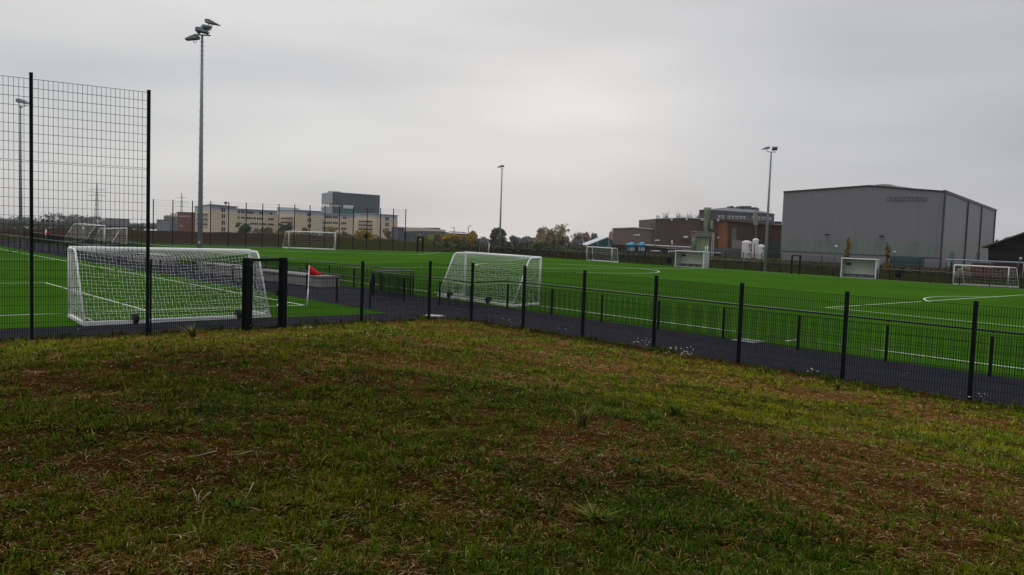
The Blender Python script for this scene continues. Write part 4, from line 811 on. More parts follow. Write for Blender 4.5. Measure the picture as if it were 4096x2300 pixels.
# ------------------------------------------------------------------ pylons
def pylon(label, px, ybase, ytop, d, arms, wpx):
    b = at(px, ybase, d); b.z = min(b.z, -30 if d < 1000 else -40); top = at(px, ytop, d).z; t = thing('pylon', label, 'pylon', b); m = GALVD; zz = Vector((0, 0, 1)); s = wpx/F*d/2
    def w(z): f = (z-b.z)/(top-b.z); return s*(1-f)**1.15*.95+s*.07
    corners = [(-1, -1), (1, -1), (1, 1), (-1, 1)]; lv = [b.z+(top-b.z)*(1-(1-i/12)**1.15) for i in range(13)]; mb = MB()
    q = lambda c, z: Vector((b.x+c[0]*w(z), b.y+c[1]*w(z), z)); r = .16
    for c in corners: mb.tube([q(c, z) for z in lv], r, 4)
    for i in range(12):
        for k in range(4): a, c = corners[k], corners[(k+1) % 4]; mb.tube([q(a, lv[i]), q(c, lv[i+1])], r*.6, 3); mb.tube([q(c, lv[i]), q(a, lv[i+1])], r*.6, 3)
    mb.build('lattice_mast', m, t)
    for ya, wa in arms:
        z = at(px, ya, d).z; L = wa/F*d/2; mb = MB(); ww = w(z)
        for sd_ in (-1, 1):
            e_ = Vector((b.x+sd_*L, b.y, z)); mb.tube([Vector((b.x, b.y, z)), e_], r*.8, 3); mb.tube([Vector((b.x+sd_*ww*.5, b.y, z+L*.16)), e_], r*.8, 3)
            for k in (.3, .55, .8): mb.tube([Vector((b.x+sd_*L*k, b.y, z)), Vector((b.x+sd_*L*k, b.y, z+L*.16*(1-k)))], r*.5, 3)
        mb.build('crossarm', m, t)
    return t
pylon('hazy lattice electricity pylon at the left, seen through the tall fence', 387, 905, 732, 900, ((760, 66), (783, 74), (804, 56)), 26)
pylon('hazy lattice electricity pylon above the red brick block', 726, 880, 771, 1300, ((791, 46), (810, 58), (827, 50)), 20)
# ------------------------------------------------------------------ low grey hall and lamps right of the office
DGREY = ribbed('dark_grey_sheet', (.085, .095, .115), tuple(V), 1.2, .9, .5, .1)
f, t, z = simple_block('warehouse', 'long low dark grey warehouse with pale upper band right of the office', 1626, 1868, 320, 330, 935, DGREY, 25, 'warehouse', z0=-8)
lo, zlo = f.hit(1626, 926); hi = f.hit(1626, 912)[1]
mb = MB(); f.ppoly(mb, [(1614, 940), (1614, 909), (1700, 911), (1790, 920), (1790, 940)], -2, 8); mb.build('upper_band', CREAMG, t)
mb = MB(); f.ppoly(mb, [(1688, 924), (1762, 925), (1790, 930), (1790, 945), (1626, 945), (1626, 925)], .3, 2); mb.build('front_wall', DGREY, t)
mb = MB(); f.ppoly(mb, [(1722, 921), (1722, 911), (1774, 912), (1774, 921)], -4, 4); mb.build('plant_room', GALVD, t)
mb = MB(); f.ppoly(mb, [(1590, 975), (1590, 908), (1614, 909), (1614, 975)], 1.0, 9); mb.build('end_wall', mat('slate_sheet', (.075, .085, .105), .5, .1, .3), t)
mb = MB(); f.ppoly(mb, [(1784, 929), (1868, 933), (1868, 929), (1810, 925)], -.5, 6); mb.build('roof_edge', ROOFG, t)
def street_lamp(label, px, yb_, yt, d, arm=.8, globe=False, tilt=0, s=1.0, group=None, side=1):
    b = at(px, yb_, d); z0 = max(-.2, b.z); b.z = z0; top = at(px, yt, d).z; p = Vector((b.x, b.y, top)); t = thing('street_lamp', label, 'street lamp', b, group)
    l = Vector((tilt, 0, 0)); MB().tube([b, p+l], [.09*s, .06*s], 8).build('pole', GALVD, t, True)
    p = p+l
    if globe:
        MB().lathe(p+Vector((0, 0, -.05)), [(.05*s, 0), (.12*s, .04*s), (.15*s, .13*s), (.12*s, .22*s), (.04*s, .27*s)], 14).build('lamp_shade', WHITED, t, True)
        MB().lathe(p+Vector((0, 0, -.12)), [(.06*s, 0), (.06*s, .12)], 10).build('collar', GALVD, t)
    else:
        e_ = p+Vector((side*arm, 0, .15)); MB().tube([p, e_], .05*s, 6).build('arm', GALVD, t)
        MB().ext([e_+Vector((-.25*side, -.18, 0)), e_+Vector((.6*side, -.14, .02)), e_+Vector((.6*side, -.14, .12)), e_+Vector((-.25*side, -.18, .22))], (0, .34, 0)).build('lamp_head', WHITED, t)
street_lamp('left one of two street lamps beside the low warehouse', 1815, 975, 915, 205, .1, s=1.2, side=-1)
street_lamp('right, taller one of two street lamps beside the low warehouse', 1872, 975, 907, 205, .3, s=1.2)
street_lamp('thin street lamp in front of the right office block', 1522, 958, 892, 280, .3, s=1.2)
street_lamp('street lamp before the right wing of the office, left of the yellow tree', 1291, 950, 890, 300, .3, s=1.2)
street_lamp('black street lamp between the blue tanks', 2550, 1052, 947, 118, .1, s=1.1, side=-1)
street_lamp('street lamp with white globe left of the slim tree before the grey hall', 3329, 1105, 988, 92, globe=True, tilt=.25)
street_lamp('lamp with white globe above the teal roller door', 3577, 1040, 1010, 120, globe=True)
street_lamp('leaning white globe lamp before the black shed at the far right', 4064, 1085, 1036, 95, globe=True, tilt=.4)
street_lamp('small lamp standing before the white gas tanks', 3016, 1030, 978, 130, .1, side=-1)
# goal posts / pole pair at far corner
p = G2(1917, 1011); t = thing('catch_net_pole', 'pale crooked pole with stays at the far corner beside the red flag', 'pole', p)
MB().tube([p, p+Vector((0, 0, 2.3))], .09, 8).build('pole', GALV, t); MB().tube([p+Vector((0, 0, 1.4)), p+Vector((.9, 0, 2.2))], .035, 5).build('stay', GALV, t); MB().tube([p+Vector((0, 0, 1.5)), p+Vector((-.6, 0, 2.1))], .035, 5).build('stay', GALV, t)
# ------------------------------------------------------------------ big grey hall
hall = thing('grey_hall', 'huge plain grey metal clad hall at the right with a low pitched roof', 'industrial hall', at(3600, yh(3600), 160)); hall.location.z = 0
hf, hs_ = Face(3124, 174, 3760, 152), Face(3760, 152, 3972, 222)
HGREY = ribbed('grey_cladding', (.18, .18, .192), tuple(hf.d), .9, .93, .5, .045, hor=1.1)
HGREYS = ribbed('grey_cladding_side', (.215, .215, .225), tuple(hs_.d), 1.9, .35, .5, .14)
zl, zr, za = hf.hit(3137, 768)[1], hf.hit(3766, 766)[1], hf.hit(3480, 743)[1]; ta = hf.hit(3480, 743)[0]; bk = hs_.d*hs_.L
A_, B_ = hf.pt(0, 0), hf.pt(hf.L, 0)
mb = MB(); q = [A_-Vector((0, 0, .5)), B_-Vector((0, 0, .5)), hf.pt(hf.L, zr), hf.pt(ta, za), hf.pt(0, zl)]; q2 = [x+bk for x in q]; q2[4] = q2[4]; mb.add(q+q2, [(0, 1, 2, 3, 4), (9, 8, 7, 6, 5), (0, 4, 9, 5), (4, 3, 8, 9), (3, 2, 7, 8)]); mb.build('walls', HGREY, hall)
mb = MB(); hs_.ppoly(mb, [(3761, 1075), (3767, 766), (3978, 842), (3966, 1000)], .05, .3) if False else mb.ext([hs_.pt(0, -.5, .0), hs_.pt(hs_.L, -.5, 0), hs_.pt(hs_.L, zr-.2, 0), hs_.pt(0, zr-.2, 0)], hs_.n*.12); mb.build('side_wall', HGREYS, hall)
TRIM = mat('dark_trim', (.035, .035, .045), .5, .1, 2)
mb = MB(); mb.bar(hf.pt(0, zl+.04, .1), hf.pt(ta, za+.04, .1), .35, .22); mb.bar(hf.pt(ta, za+.04, .1), hf.pt(hf.L, zr+.04, .1), .35, .22); mb.build('roof_edge', TRIM, hall)
mb = MB(); mb.bar(hs_.pt(0, zr, .1), hs_.pt(hs_.L, zr, .1), .4, .55); mb.build('roof_edge', TRIM, hall)
for px in (3764, 3862, 3918, 3974):
    mb = MB(); t0 = hs_.hit(px, 900)[0] if px > 3765 else .05; mb.ext([hs_.pt(t0-.25, -.4, .12), hs_.pt(t0+.25, -.4, .12), hs_.pt(t0+.25, zr-.3, .12), hs_.pt(t0-.25, zr-.3, .12)], hs_.n*.3); mb.build('downpipe', TRIM, hall)
BAND = ribbed('translucent_band', (.150, .185, .165), tuple(hf.d), .45, .9, .4, .22)
mb = MB(); z1, z0 = hf.hit(3130, 952)[1], hf.hit(3130, 1003)[1]; hf.rect(mb, .15, hf.L-.4, z0, z1, .06, .1); mb.build('translucent_band', BAND, hall)
mb = MB(); hs_.rect(mb, .5, hs_.L-.3, z0, z1+.2, .17, .1); mb.build('translucent_band', ribbed('translucent_band_side', (.12, .13, .10), tuple(hs_.d), .45, .9, .4, .22), hall)
mb = MB(); hf.rect(mb, .05, hf.L-.05, z0-.12, z0-.02, .08, .06); mb.build('ledge', TRIM, hall)
TEAL = mat('teal_door_paint', (.018, .085, .088), .5, .12, 2, stretch=(1, 1, 5))
mb = MB(); hf.prect(mb, 3563, 1022, 3694, 1085, .12, .2); dr_ = mb.build('roller_door', TEAL, hall)
for py in (1034, 1048, 1062): mb = MB(); hf.prect(mb, 3563, py, 3694, py+1.4, .15, .06); mb.build('rail', TRIM, dr_)
mb = MB(); hs_.rect(mb, 12, 17, -.3, 2.6, .2, .2); mb.build('door', TEAL, hall); mb = MB(); hs_.rect(mb, 50, 58, -.3, 2.4, .2, .2); mb.build('door', TEAL, hall)
for px, py in ((3312, 942), (3530, 948)):
    k, z = hf.hit(px, py); c = hf.pt(k, z, .3); MB().ext([c+hf.d*-.35, c+hf.d*.35, c+hf.d*.3+Vector((0, 0, .28)), c+hf.d*-.3+Vector((0, 0, .3))], hf.n*.4).build('wall_lamp', BLACK, hall)
mb = MB(); p0 = [hf.hit(3549, 790), hf.hit(3709, 790)]; z1 = hf.hit(3549, 803)[1]
for z in (p0[0][1], z1): mb.bar(hf.pt(p0[0][0], z, .18), hf.pt(p0[1][0], z, .18), .06, .06)
for i in range(10): k = p0[0][0]+(p0[1][0]-p0[0][0])*i/9; mb.bar(hf.pt(k, z1, .18), hf.pt(k, p0[0][1], .18), .06, .06)
mb.build('sign_frame', TRIM, hall)
c = hf.pt(ta, za, 0)-hf.n*6; mb = MB(); n = 10; prof = [(-2.6, -.4), (-2.3, .3), (-1.4, .6), (0, .72), (1.4, .6), (2.2, .3), (3.2, -.4)]; mb.ext([c+hf.d*x+Vector((0, 0, z)) for x, z in prof], -hf.n*9); mb.build('ridge_vent', mat('vent_grey', (.27, .27, .27), .6, .1, 1), hall)
mb = MB(); hf.rect(mb, hf.L-.95, hf.L-.78, z0, z1, .12, .12); mb.build('drain_pipe', GALV, hall)
# ------------------------------------------------------------------ brown factory
fac = thing('brown_factory', 'rust brown sheet clad factory in the middle right, three halls of rising height', 'factory', at(2800, yh(2800), 200)); fac.location.z = 0
f1, f2, f3 = Face(2450, 200, 2622, 197), Face(2622, 193, 2830, 193), Face(2850, 192, 3140, 190)
BR1 = ribbed('taupe_sheet', (.165, .125, .112), tuple(f1.d), .9, .9, .6, .10)
BR2 = ribbed('rust_sheet', (.105, .072, .060), tuple(f2.d), .9, .85, .6, .28, col2=(.125, .078, .050))
BR3 = ribbed('dark_rust_sheet', (.062, .036, .030), tuple(f3.d), .9, .8, .6, .35, col2=(.11, .056, .030))
def wallpoly(f, pts, m, name='wall', off=0, th=10, par=fac): mb = MB(); f.ppoly(mb, pts, off, th); return mb.build(name, m, par)
wallpoly(f1, [(2450, 978), (2452, 914), (2538, 911), (2622, 918), (2622, 985)], BR1, off=0, th=22)
wallpoly(f1, [(2450, 914.5), (2450, 911.5), (2538, 908.5), (2622, 915.5), (2622, 918.5), (2538, 911.8)], WHITED, 'roof_edge', .3, .6)
wallpoly(f1, [(2450, 1015), (2450, 978), (2622, 985), (2622, 1025)], mat('soot_base', (.05, .045, .042), .9, .2, 1), 'base_wall', -.3, 20)
wallpoly(f2, [(2622, 985), (2623, 875), (2742, 871), (2835, 877), (2835, 995)], BR2, off=0, th=26)
wallpoly(f2, [(2622, 876), (2622, 873), (2742, 869), (2835, 875), (2835, 878), (2742, 872)], WHITED, 'roof_edge', .3, .6)
wallpoly(f2, [(2622, 1030), (2622, 985), (2835, 994), (2835, 1040)], mat('soot_base_dark', (.035, .03, .03), .9, .3, 1), 'base_wall', -.5, 20)
for px in (2681, 2741, 2803, 2868):
    f = f2 if px < 2850 else f3; mb = MB(); y = 872+abs(px-2741)*.03; f.prect(mb, px, y, px+7, y+9, .8, .8); mb.build('roof_gutter_box', WHITED, fac)
wallpoly(f3, [(2835, 990), (2835, 876), (2870, 878), (2920, 884), (3000, 893), (3134, 906), (3134, 1000)], BR3, off=0, th=24)
wallpoly(f3, [(2866, 880), (2866, 876), (2910, 878), (3000, 888), (3134, 900), (3134, 906), (3000, 893.5), (2910, 884)], mat('rusty_gutter', (.12, .06, .045), .8, .6, 3), 'roof_edge', .5, .9)
wallpoly(f3, [(2873, 990), (2873, 884), (2910, 888), (2910, 993)], mat('orange_rust_sheet', (.20, .085, .035), .8, .25, .7, stretch=(1, 1, .3)), 'wall_panel', .1, .2)
wallpoly(f3, [(2927, 992), (2927, 911), (2945, 913), (2945, 950), (2937, 992)], mat('grey_panel', (.13, .12, .12), .8, .3, 1), 'wall_panel', .1, .2)
wallpoly(f3, [(2927, 993), (2927, 960), (2975, 962), (2975, 995)], CONC, 'wall_panel', .15, .3)
wallpoly(f3, [(2885, 1035), (2885, 994), (2968, 996), (2968, 1035)], mat('old_concrete', (.10, .095, .095), .9, .3, .6), 'base_wall', .4, .8)
wallpoly(f3, [(2814, 918), (2814, 878), (2830, 878), (2830, 918)], mat('sage_panel', (.20, .23, .19), .7, .15, 1), 'wall_panel', .3, .4)
wallpoly(f3, [(2840, 915), (2840, 880), (2852, 881), (2852, 915)], mat('sage_panel_right', (.20, .23, .19), .7, .15, 1), 'wall_panel', .3, .4)
SAGE = mat('sage_green_metal', (.20, .26, .16), .6, .15, 1.2); SAGED = mat('sage_green_dark', (.09, .12, .085), .6, .2, 1.2)
wallpoly(f3, [(3013, 901), (3013, 847), (3027, 848), (3027, 902)], SAGE, 'duct', 1.5, 1.5); wallpoly(f3, [(3018, 972), (3018, 902), (3025, 902), (3024, 972)], SAGED, 'duct', 1.3, .9)
wallpoly(f3, [(3060, 1030), (3064, 960), (3125, 966), (3122, 1030)], ribbed('dark_green_sheet', (.035, .060, .045), tuple(f3.d), 1.4, .7, .6, .2, hor=1.2), 'annex', 2.2, 3)
mb = MB(); k, z = f1.hit(2606, 893); k2, z2 = f1.hit(2620, 915)
for q in (k, (k+k2)/2, k2): mb.bar(f1.pt(q, z2-.2, -.5), f1.pt(q, z, -.5), .10, .10)
for zz in (z, (z+z2)/2): mb.bar(f1.pt(k, zz, -.5), f1.pt(k2, zz, -.5), .10, .10)
mb.build('roof_railing', GALVD, fac)
mb = MB(); p = at(2632, 868, 200)
for dx in (-.25, .25): mb.tube([p+Vector((dx, 0, -.8)), p+Vector((dx, 0, .25))], .16, 8)
mb.bar(p+Vector((-.5, 0, .3)), p+Vector((.5, 0, .3)), .3, .08); mb.build('chimney', WHITED, fac)
k, z = f2.hit(2741, 950); c = f2.pt(k, z, .6); MB().lathe(c, [(.2, -.3), (.6, -.1), (.6, .2), (.2, .35)], 12).build('wall_lamp', WHITED, fac, True)
mb = MB(); k, z = f3.hit(2872, 951); c = f3.pt(k, z, .6); mb.lathe(c, [(.1, -.1), (.3, 0), (.1, .2)], 8); mb.build('wall_lamp', WHITED, fac)
mb = MB(); f3.prect(mb, 3104, 885, 3130, 896, -1, 2); mb.build('roof_cabin', mat('dark_cabin', (.04, .03, .035), .7), fac); mb = MB(); f3.prect(mb, 3090, 896, 3134, 904, -.6, 3); mb.build('roof_cabin', BR3, fac)
# pipe rack along the foot
t = thing('pipe_rack', 'rack of rusty and white pipes along the foot of the brown factory', 'pipes', f2.A+f2.n*2)
PR = mat('pipe_rust', (.12, .075, .06), .7, .5, 2)
for (x0, y0, x1, y1, r, m) in ((2560, 979, 2830, 992, .16, WHITED), (2620, 989, 2780, 994, .18, PR), (2660, 992, 2800, 999, .14, WHITED), (2740, 999, 2810, 1004, .16, PR)):
    a = f2.pt(*f2.hit(x0, y0), 2); b = f2.pt(*f2.hit(x1, y1), 2); MB().tube([a, b], r, 8).build('pipe', m, t, True)
for px in (2614, 2681): a = f2.pt(*f2.hit(px, 982), 2.2); b = f2.pt(*f2.hit(px, 961), 2.2); c = f2.pt(*f2.hit(px+17, 961), 2.2); MB().tube([a, b, c] if px < 2650 else [a, b], .16, 8).build('pipe', WHITED, t, True)
for px in (2640, 2700, 2760, 2810): a = f2.pt(*f2.hit(px, 988), 2); MB().box((a.x, a.y, -.3), (.12, 0, 0), (0, .12, 0), a.z+.3).build('support', GALVD, t)
for i, (x0, y0, x1, y1, d) in enumerate(((2604, 1004, 2640, 1004, 150), (2674, 1005, 2698, 1006, 150))):
    a, b = at(x0, y0, d), at(x1, y1, d); t = thing('pipe_bend', ['white angled pipe standing in the scrub before the factory, left one', 'short white pipe standing in the scrub before the factory, right one'][i], 'pipe', Vector((a.x, a.y, -.3)))
    MB().tube([Vector((a.x, a.y, -.3)), a, b], .13, 8).build('pipe', WHITED, t, True)
# blue tanks
BLUE = mat('blue_plastic', (.045, .26, .42), .5, .15, 1.5); BLUEL = mat('blue_plastic_light', (.09, .38, .58), .45, .1, 1.5)
for i, (px, lb) in enumerate(((2521, 'left one of two bright blue tanks with a funnel top'), (2562, 'right one of two bright blue tanks with a funnel top'))):
    c = at(px, 1003, 165); z0 = -.3; R_ = 17.5/F*165; t = thing('blue_tank', lb, 'tank', (c.x, c.y, z0), 'blue tanks before the factory'); zt = at(px, 983, 165).z; zc = at(px, 971, 165).z
    MB().lathe((c.x, c.y, 0), [(R_, z0), (R_, zt), (R_*1.06, zt), (R_*1.06, zt+.25), (R_*.75, zt+.45)], 22).build('drum', BLUE, t, True)
    MB().lathe((c.x+.3, c.y, 0), [(R_*.45, zt+.4), (R_*.66, zt+.5), (R_*.5, zc), (R_*.14, zc+.12)], 18).build('lid', BLUEL, t, True)
    MB().tube([(c.x+.3, c.y, zc), (c.x+.3, c.y, zc+.6)], .12, 8).build('vent', GALVD, t)
    for k in (-.5, .1, .6): p = Vector((c.x+R_*k*1.0, c.y-R_*math.sqrt(max(0, 1-k*k))-.03, (zt+z0)/2+.2)); MB().box((p.x, p.y, zt-.95), (.16, 0, 0), (0, .04, 0), .6).build('label_plate', WHITED, t)
# green shed
t = thing('green_shed', 'low shed with white roof and dark green gable left of the factory', 'shed', at(2400, yh(2400), 175)*1.0); t.location.z = 0
fs1, fs2 = Face(2328, 188, 2348, 172), Face(2348, 172, 2452, 176)
mb = MB(); fs2.ppoly(mb, [(2345, 1010), (2345, 984), (2430, 952), (2452, 961), (2452, 1010)], 0, .3); mb.build('gable', mat('bottle_green_sheet', (.018, .085, .068), .6, .08, 1.5), t)
pA = fs2.pt(*fs2.hit(2345, 984)); pR = fs2.pt(*fs2.hit(2430, 951)); pC = fs2.pt(*fs2.hit(2456, 962)); bk = at(2328, yh(2328), 195)-at(2345, yh(2345), 172); bk.z = 0
WSR = mat('white_sheet_roof', (.40, .41, .44), .6, .06, 1)
mb = MB(); mb.ext([pA, pR, pR+bk, pA+bk], (0, 0, .15)); mb.build('roof', WSR, t); mb = MB(); mb.ext([pR, pC, pC+bk, pR+bk], (0, 0, .15)); mb.build('roof', WSR, t)
sA = Vector((pA.x, pA.y, -.3)); mb = MB(); mb.ext([sA, sA+bk, sA+bk+Vector((0, 0, pA.z+.3)), sA+Vector((0, 0, pA.z+.3))], (.05, 0, 0)); mb.build('side_wall', WSR, t)
mb = MB(); fs2.prect(mb, 2328, 985, 2349, 992, -.2, .3); mb.build('base_wall', mat('orange_brick', (.25, .07, .04), .8, .1, 2), t)
for px, yt in ((2386, 966), (2431, 951), (2423, 982), (2436, 980)):
    a = fs2.pt(*fs2.hit(px, yt), .4); MB().box((a.x, a.y, -.3), (.12, 0, 0), (0, .1, 0), a.z+.3).build('downpipe', GALV, t)
# green filter tower with chimney
t = thing('filter_tower', 'sage green filter tower with railed platform and tall chimney before the factory', 'filter tower', at(2815, yh(2815), 178)); t.location.z = 0; D = 178
ft = Face(2783, D, 2837, D)
mb = MB(); ft.ppoly(mb, [(2780, 1012), (2783, 945), (2838, 948), (2836, 1016)], 0, 4); mb.build('casing', ribbed('sage_panels', (.20, .28, .16), (1, 0, 0), .95, .6, .6, .1, hor=1.1), t)
mb = MB(); k0, zt = ft.hit(2782, 926); k1, zb_ = ft.hit(2842, 944)
for off in (0.4, -4.2):
    for zz in (zb_+.05, (zb_+zt)/2, zt): mb.bar(ft.pt(k0, zz, off), ft.pt(k1, zz, off), .09, .12)
for k in (k0, k1): mb.bar(ft.pt(k, zt, .4), ft.pt(k, zt, -4.2), .09, .12)
for i in range(9): k = k0+(k1-k0)*i/8; mb.bar(ft.pt(k, zb_, .4), ft.pt(k, zt, .4), .08, .08)
mb.build('platform_railing', mat('yellow_green_rail', (.24, .25, .16), .6, .2, 2), t)
mb = MB(); ft.rect(mb, k0, k1, zb_-.3, zb_, .5, 5); mb.build('platform', SAGED, t)
cb = ft.pt(ft.hit(2835, 930)[0], 0, -2.2); zt = ft.hit(2842, 829)[1]; lean = .0; MB().lathe(cb, [(.42, zb_), (.40, zt-3.2), (.44, zt-3.1), (.62, zt-1.2), (.80, zt-.6), (.80, zt)], 16).build('chimney', SAGE, t, True)
mb = MB(); lx = ft.hit(2846, 950)[0]; lx2 = ft.hit(2853, 950)[0]; z0 = -.3; z1 = ft.hit(2846, 930)[1]
for k in (lx, lx2): mb.bar(ft.pt(k, z0, .6), ft.pt(k, z1, .6), .09, .09)
i = 0; z = z0
while z < z1: mb.bar(ft.pt(lx, z, .6), ft.pt(lx2, z, .6), .06, .06); z += .45
mb.build('ladder', WHITED, t)
a = ft.pt(*ft.hit(2772, 990), .5); b = ft.pt(*ft.hit(2773, 966), .5); c = ft.pt(*ft.hit(2784, 961), .5); MB().tube([Vector((a.x, a.y, -.3)), b, c], .45, 10).build('duct', SAGED, t, True)
a = ft.pt(*ft.hit(2816, 983), 1.5); MB().tube([Vector((a.x, a.y, -.3)), a, ft.pt(*ft.hit(2824, 983), 1.5), Vector((ft.pt(*ft.hit(2824, 983), 1.5).x, a.y, -.3))], .13, 8).build('duct', WHITED, t, True)
# white gas tanks with blue shield
NAVY = mat('navy_blue', (.010, .014, .10), .5); REDT = mat('red_lettering', (.30, .02, .02), .6)
def curved(c, R_, a0, a1, z0, z1, prof, off=.02, n=12):
    """a decal shape bent round a drum: prof(s)->(zlow,zhigh)"""
    mb = MB(); vs = []
    for i in range(n+1):
        s = i/n; a = a0+(a1-a0)*s; lo, hi = prof(s)
        for z in (lo, hi): vs.append((c.x+math.sin(a)*(R_+off+.01), c.y-math.cos(a)*(R_+off+.01), z))
    mb.add(vs, [(2*i, 2*i+2, 2*i+3, 2*i+1) for i in range(n)]); return mb
def gas_tank(label, pxc, wpx, yt, yb_, d, sh=None, tcol=True):
    c = at(pxc, yb_, d); c.z = -.3; R_ = wpx/2/F*d; zt = at(pxc, yt, d).z; t = thing('gas_tank', label, 'gas tank', c, 'white upright gas tanks'); m = mat('tank_white', (.56, .545, .54), .45, .05, 1, stretch=(1, 1, .2))
    MB().lathe((c.x, c.y, 0), [(R_*.9, .3), (R_, .5), (R_, zt-.28), (R_*.97, zt-.2), (R_*.5, zt-.04), (R_*.1, zt)], 28).build('drum', m, t, True)
    MB().lathe((c.x, c.y, 0), [(R_*1.015, zt-.38), (R_*1.03, zt-.33), (R_*1.015, zt-.28)], 28).build('rim', WHITE, t, True)
    for a in (-.9, .9, 2.6): MB().box((c.x+math.sin(a)*R_*.8, c.y-math.cos(a)*R_*.8, -.3), (.1, 0, 0), (0, .1, 0), .8).build('leg', WHITED, t)
    if sh:
        a0, a1, zc, hh = sh; w = a1-a0; top = zc+hh/2
        s_ = curved(c, R_, a0, a1, 0, 0, lambda s: (top-hh*(1-.0)*(1-abs(2*s-1)**2.2*.62), top), .015).build('emblem', NAVY, t)
        ac = (a0+a1)/2; mb = MB(); n = 26; vs = []; ro, ri = hh*.27, hh*.16
        for i in range(n+1):
            th = .75+(2*math.pi-1.5)*i/n
            for r_ in (ro, ri): a = ac+math.cos(th)*r_/R_; vs.append((c.x+math.sin(a)*(R_+.03), c.y-math.cos(a)*(R_+.03), zc+.05*hh+math.sin(th)*r_*1.05))
        mb.add(vs, [(2*i, 2*i+2, 2*i+3, 2*i+1) for i in range(n)]); mb.build('ring', WHITE, s_)
        curved(c, R_, a0-.28, a1-.1, 0, 0, lambda s: (zc-hh*.98-.05*math.sin(s*19), zc-hh*.86+.03*math.sin(s*23)), .015).build('lettering', REDT, t)
    return t
gas_tank('stout white gas tank with blue shield, leftmost of the three', 2984, 37, 962, 1036, 140, (.25, 1.45, at(2990, 990, 140).z, 1.15))
gas_tank('tallest, narrow white gas tank with small shield, in the middle', 3019, 25, 953, 1036, 143, (.75, 1.7, at(3029, 970, 143).z, .45))
gas_tank('white gas tank with blue shield right behind the slim mast', 3043, 28, 978, 1036, 139, (.1, 1.35, at(3052, 1003, 139).z, 1.1))
# brick offices behind the factory
bo = thing('brick_offices', 'grey violet brick office block with white windows behind the factory', 'building', at(2950, yh(2950), 270)); bo.location.z = 0
fb0, fb = Face(2792, 270, 2826, 262), Face(2826, 262, 3092, 285); VB = mat('violet_brick', (.085, .082, .095), .85, .08, .5)
zt = fb.hit(2950, 845)[1]; p, q, r = fb0.A, fb0.B, fb.B; s4 = p+(r-q)
slab([p, q, r, s4], -1, fb.hit(2826, 838)[1]).build('walls', VB, bo)
z_e = fb.hit(2826, 838)[1]; c = (p+q+r+s4)/4; mb = MB(); o4 = [c+(x-c)*1.06 for x in (p, q, r, s4)]; i4 = [c+(x-c)*.45 for x in (p, q, r, s4)]
mb.hexa([Vector((x.x, x.y, z_e)) for x in o4], [Vector((x.x, x.y, z_e+1.1)) for x in i4]); mb.build('roof', mat('slate_roof', (.12, .13, .15), .6, .15, .8), bo)
for x0, x1, y0, y1 in ((2915, 2975, 829, 834), (2962, 3006, 824, 831), (2925, 2934, 824, 833), (3012, 3028, 829, 836), (3030, 3036, 832, 837)):
    a, b = at(x0, y1, 285), at(x1, y1, 285); mb = MB(); mb.ext([a, b, b+Vector((0, 6, 0)), a+Vector((0, 6, 0))], (0, 0, at(x0, y0, 285).z-a.z)); mb.v = [(x, y, z-(1.3 if k < 4 else 0)) for k, (x, y, z) in enumerate(mb.v)]; mb.build('roof_plant', GALVD, bo)
for x in list(range(2911, 2965, 16))+[3035, 3051, 3067]: window(fb, x, 846+(x-2911)*.035, x+9, 851+(x-2911)*.035, bo, WP, PANE)
WCROSS = mat('crossbar_white', (.6, .6, .6), .6)
for x in (2871, 2886, 2911, 2926, 2942, 2957, 2972, 3007, 3030, 3046, 3060, 3076): y_ = 862+(x-2911)*.035; w_ = window(fb, x, y_, x+11, y_+13, bo, PANE, WCROSS); mb = MB(); fb.prect(mb, x+4.6, y_+.6, x+6.4, y_+12.4, .14, .08); fb.prect(mb, x+.6, y_+4, x+4.5, y_+5.6, .14, .08); fb.prect(mb, x+6.5, y_+4, x+10.4, y_+5.6, .14, .08); mb.build('crossbar', WCROSS, w_)
for y in (864, 878): window(fb, 2991, y, 2998, y+10, bo)
# black open shed at the right edge
sd_ = thing('open_shed', 'black open sided shed with shallow roof at the right edge', 'shed', at(4060, yh(4060), 118)); sd_.location.z = 0
fd = Face(3945, 122, 4330, 112)
DK = mat('sooty_timber', (.012, .008, .008), .9, .4, 1); MAR = mat('dark_maroon_wall', (.030, .010, .011), .85, .3, 1)
wallpoly(fd, [(3946, 1110), (3944, 990), (4100, 935), (4330, 1010), (4330, 1130)], DK, 'gable', -.6, 10, sd_)
wallpoly(fd, [(3932, 992), (3932, 988), (4100, 929), (4340, 1006), (4340, 1010), (4100, 935)], mat('shed_roof_sheet', (.10, .085, .075), .8, .3, 1), 'roof', .5, 14, sd_)
wallpoly(fd, [(3950, 1110), (3950, 1036), (4330, 1050), (4330, 1130)], MAR, 'lower_wall', -.4, .2, sd_)
for x0, y0, x1, y1 in ((3960, 992, 4330, 1006), (3980, 985, 4060, 948), (4050, 952, 4120, 1000), (3950, 1034, 4330, 1048)):
    MB().bar(fd.pt(*fd.hit(x0, y0), -.3), fd.pt(*fd.hit(x1, y1), -.3), .2, .25).build('beam', BLACK, sd_)
# pipe bridge before the grey hall
t = thing('pipe_bridge', 'pale blue grey pipe carried on thin posts before the grey hall', 'pipe bridge', at(3785, yh(3785), 105)); t.location.z = 0
PB = mat('pale_blue_pipe', (.22, .27, .31), .5, .15, 2)
ps = [at(x, y, 105-i*1.2) for i, (x, y) in enumerate(((3785, 1038), (3860, 1041), (3960, 1046), (4096, 1051), (4300, 1060)))]
MB().tube([Vector((ps[0].x, ps[0].y, -.2))]+ps, .10, 8).build('pipe', PB, t, True)
MB().tube([Vector((at(3796, 1075, 105).x, 105, -.2)), at(3797, 1040, 105)], .10, 8).build('post', PB, t, True)
for p in ps[2:]: MB().tube([Vector((p.x, p.y, -.2)), p], .08, 8).build('post', PB, t, True)
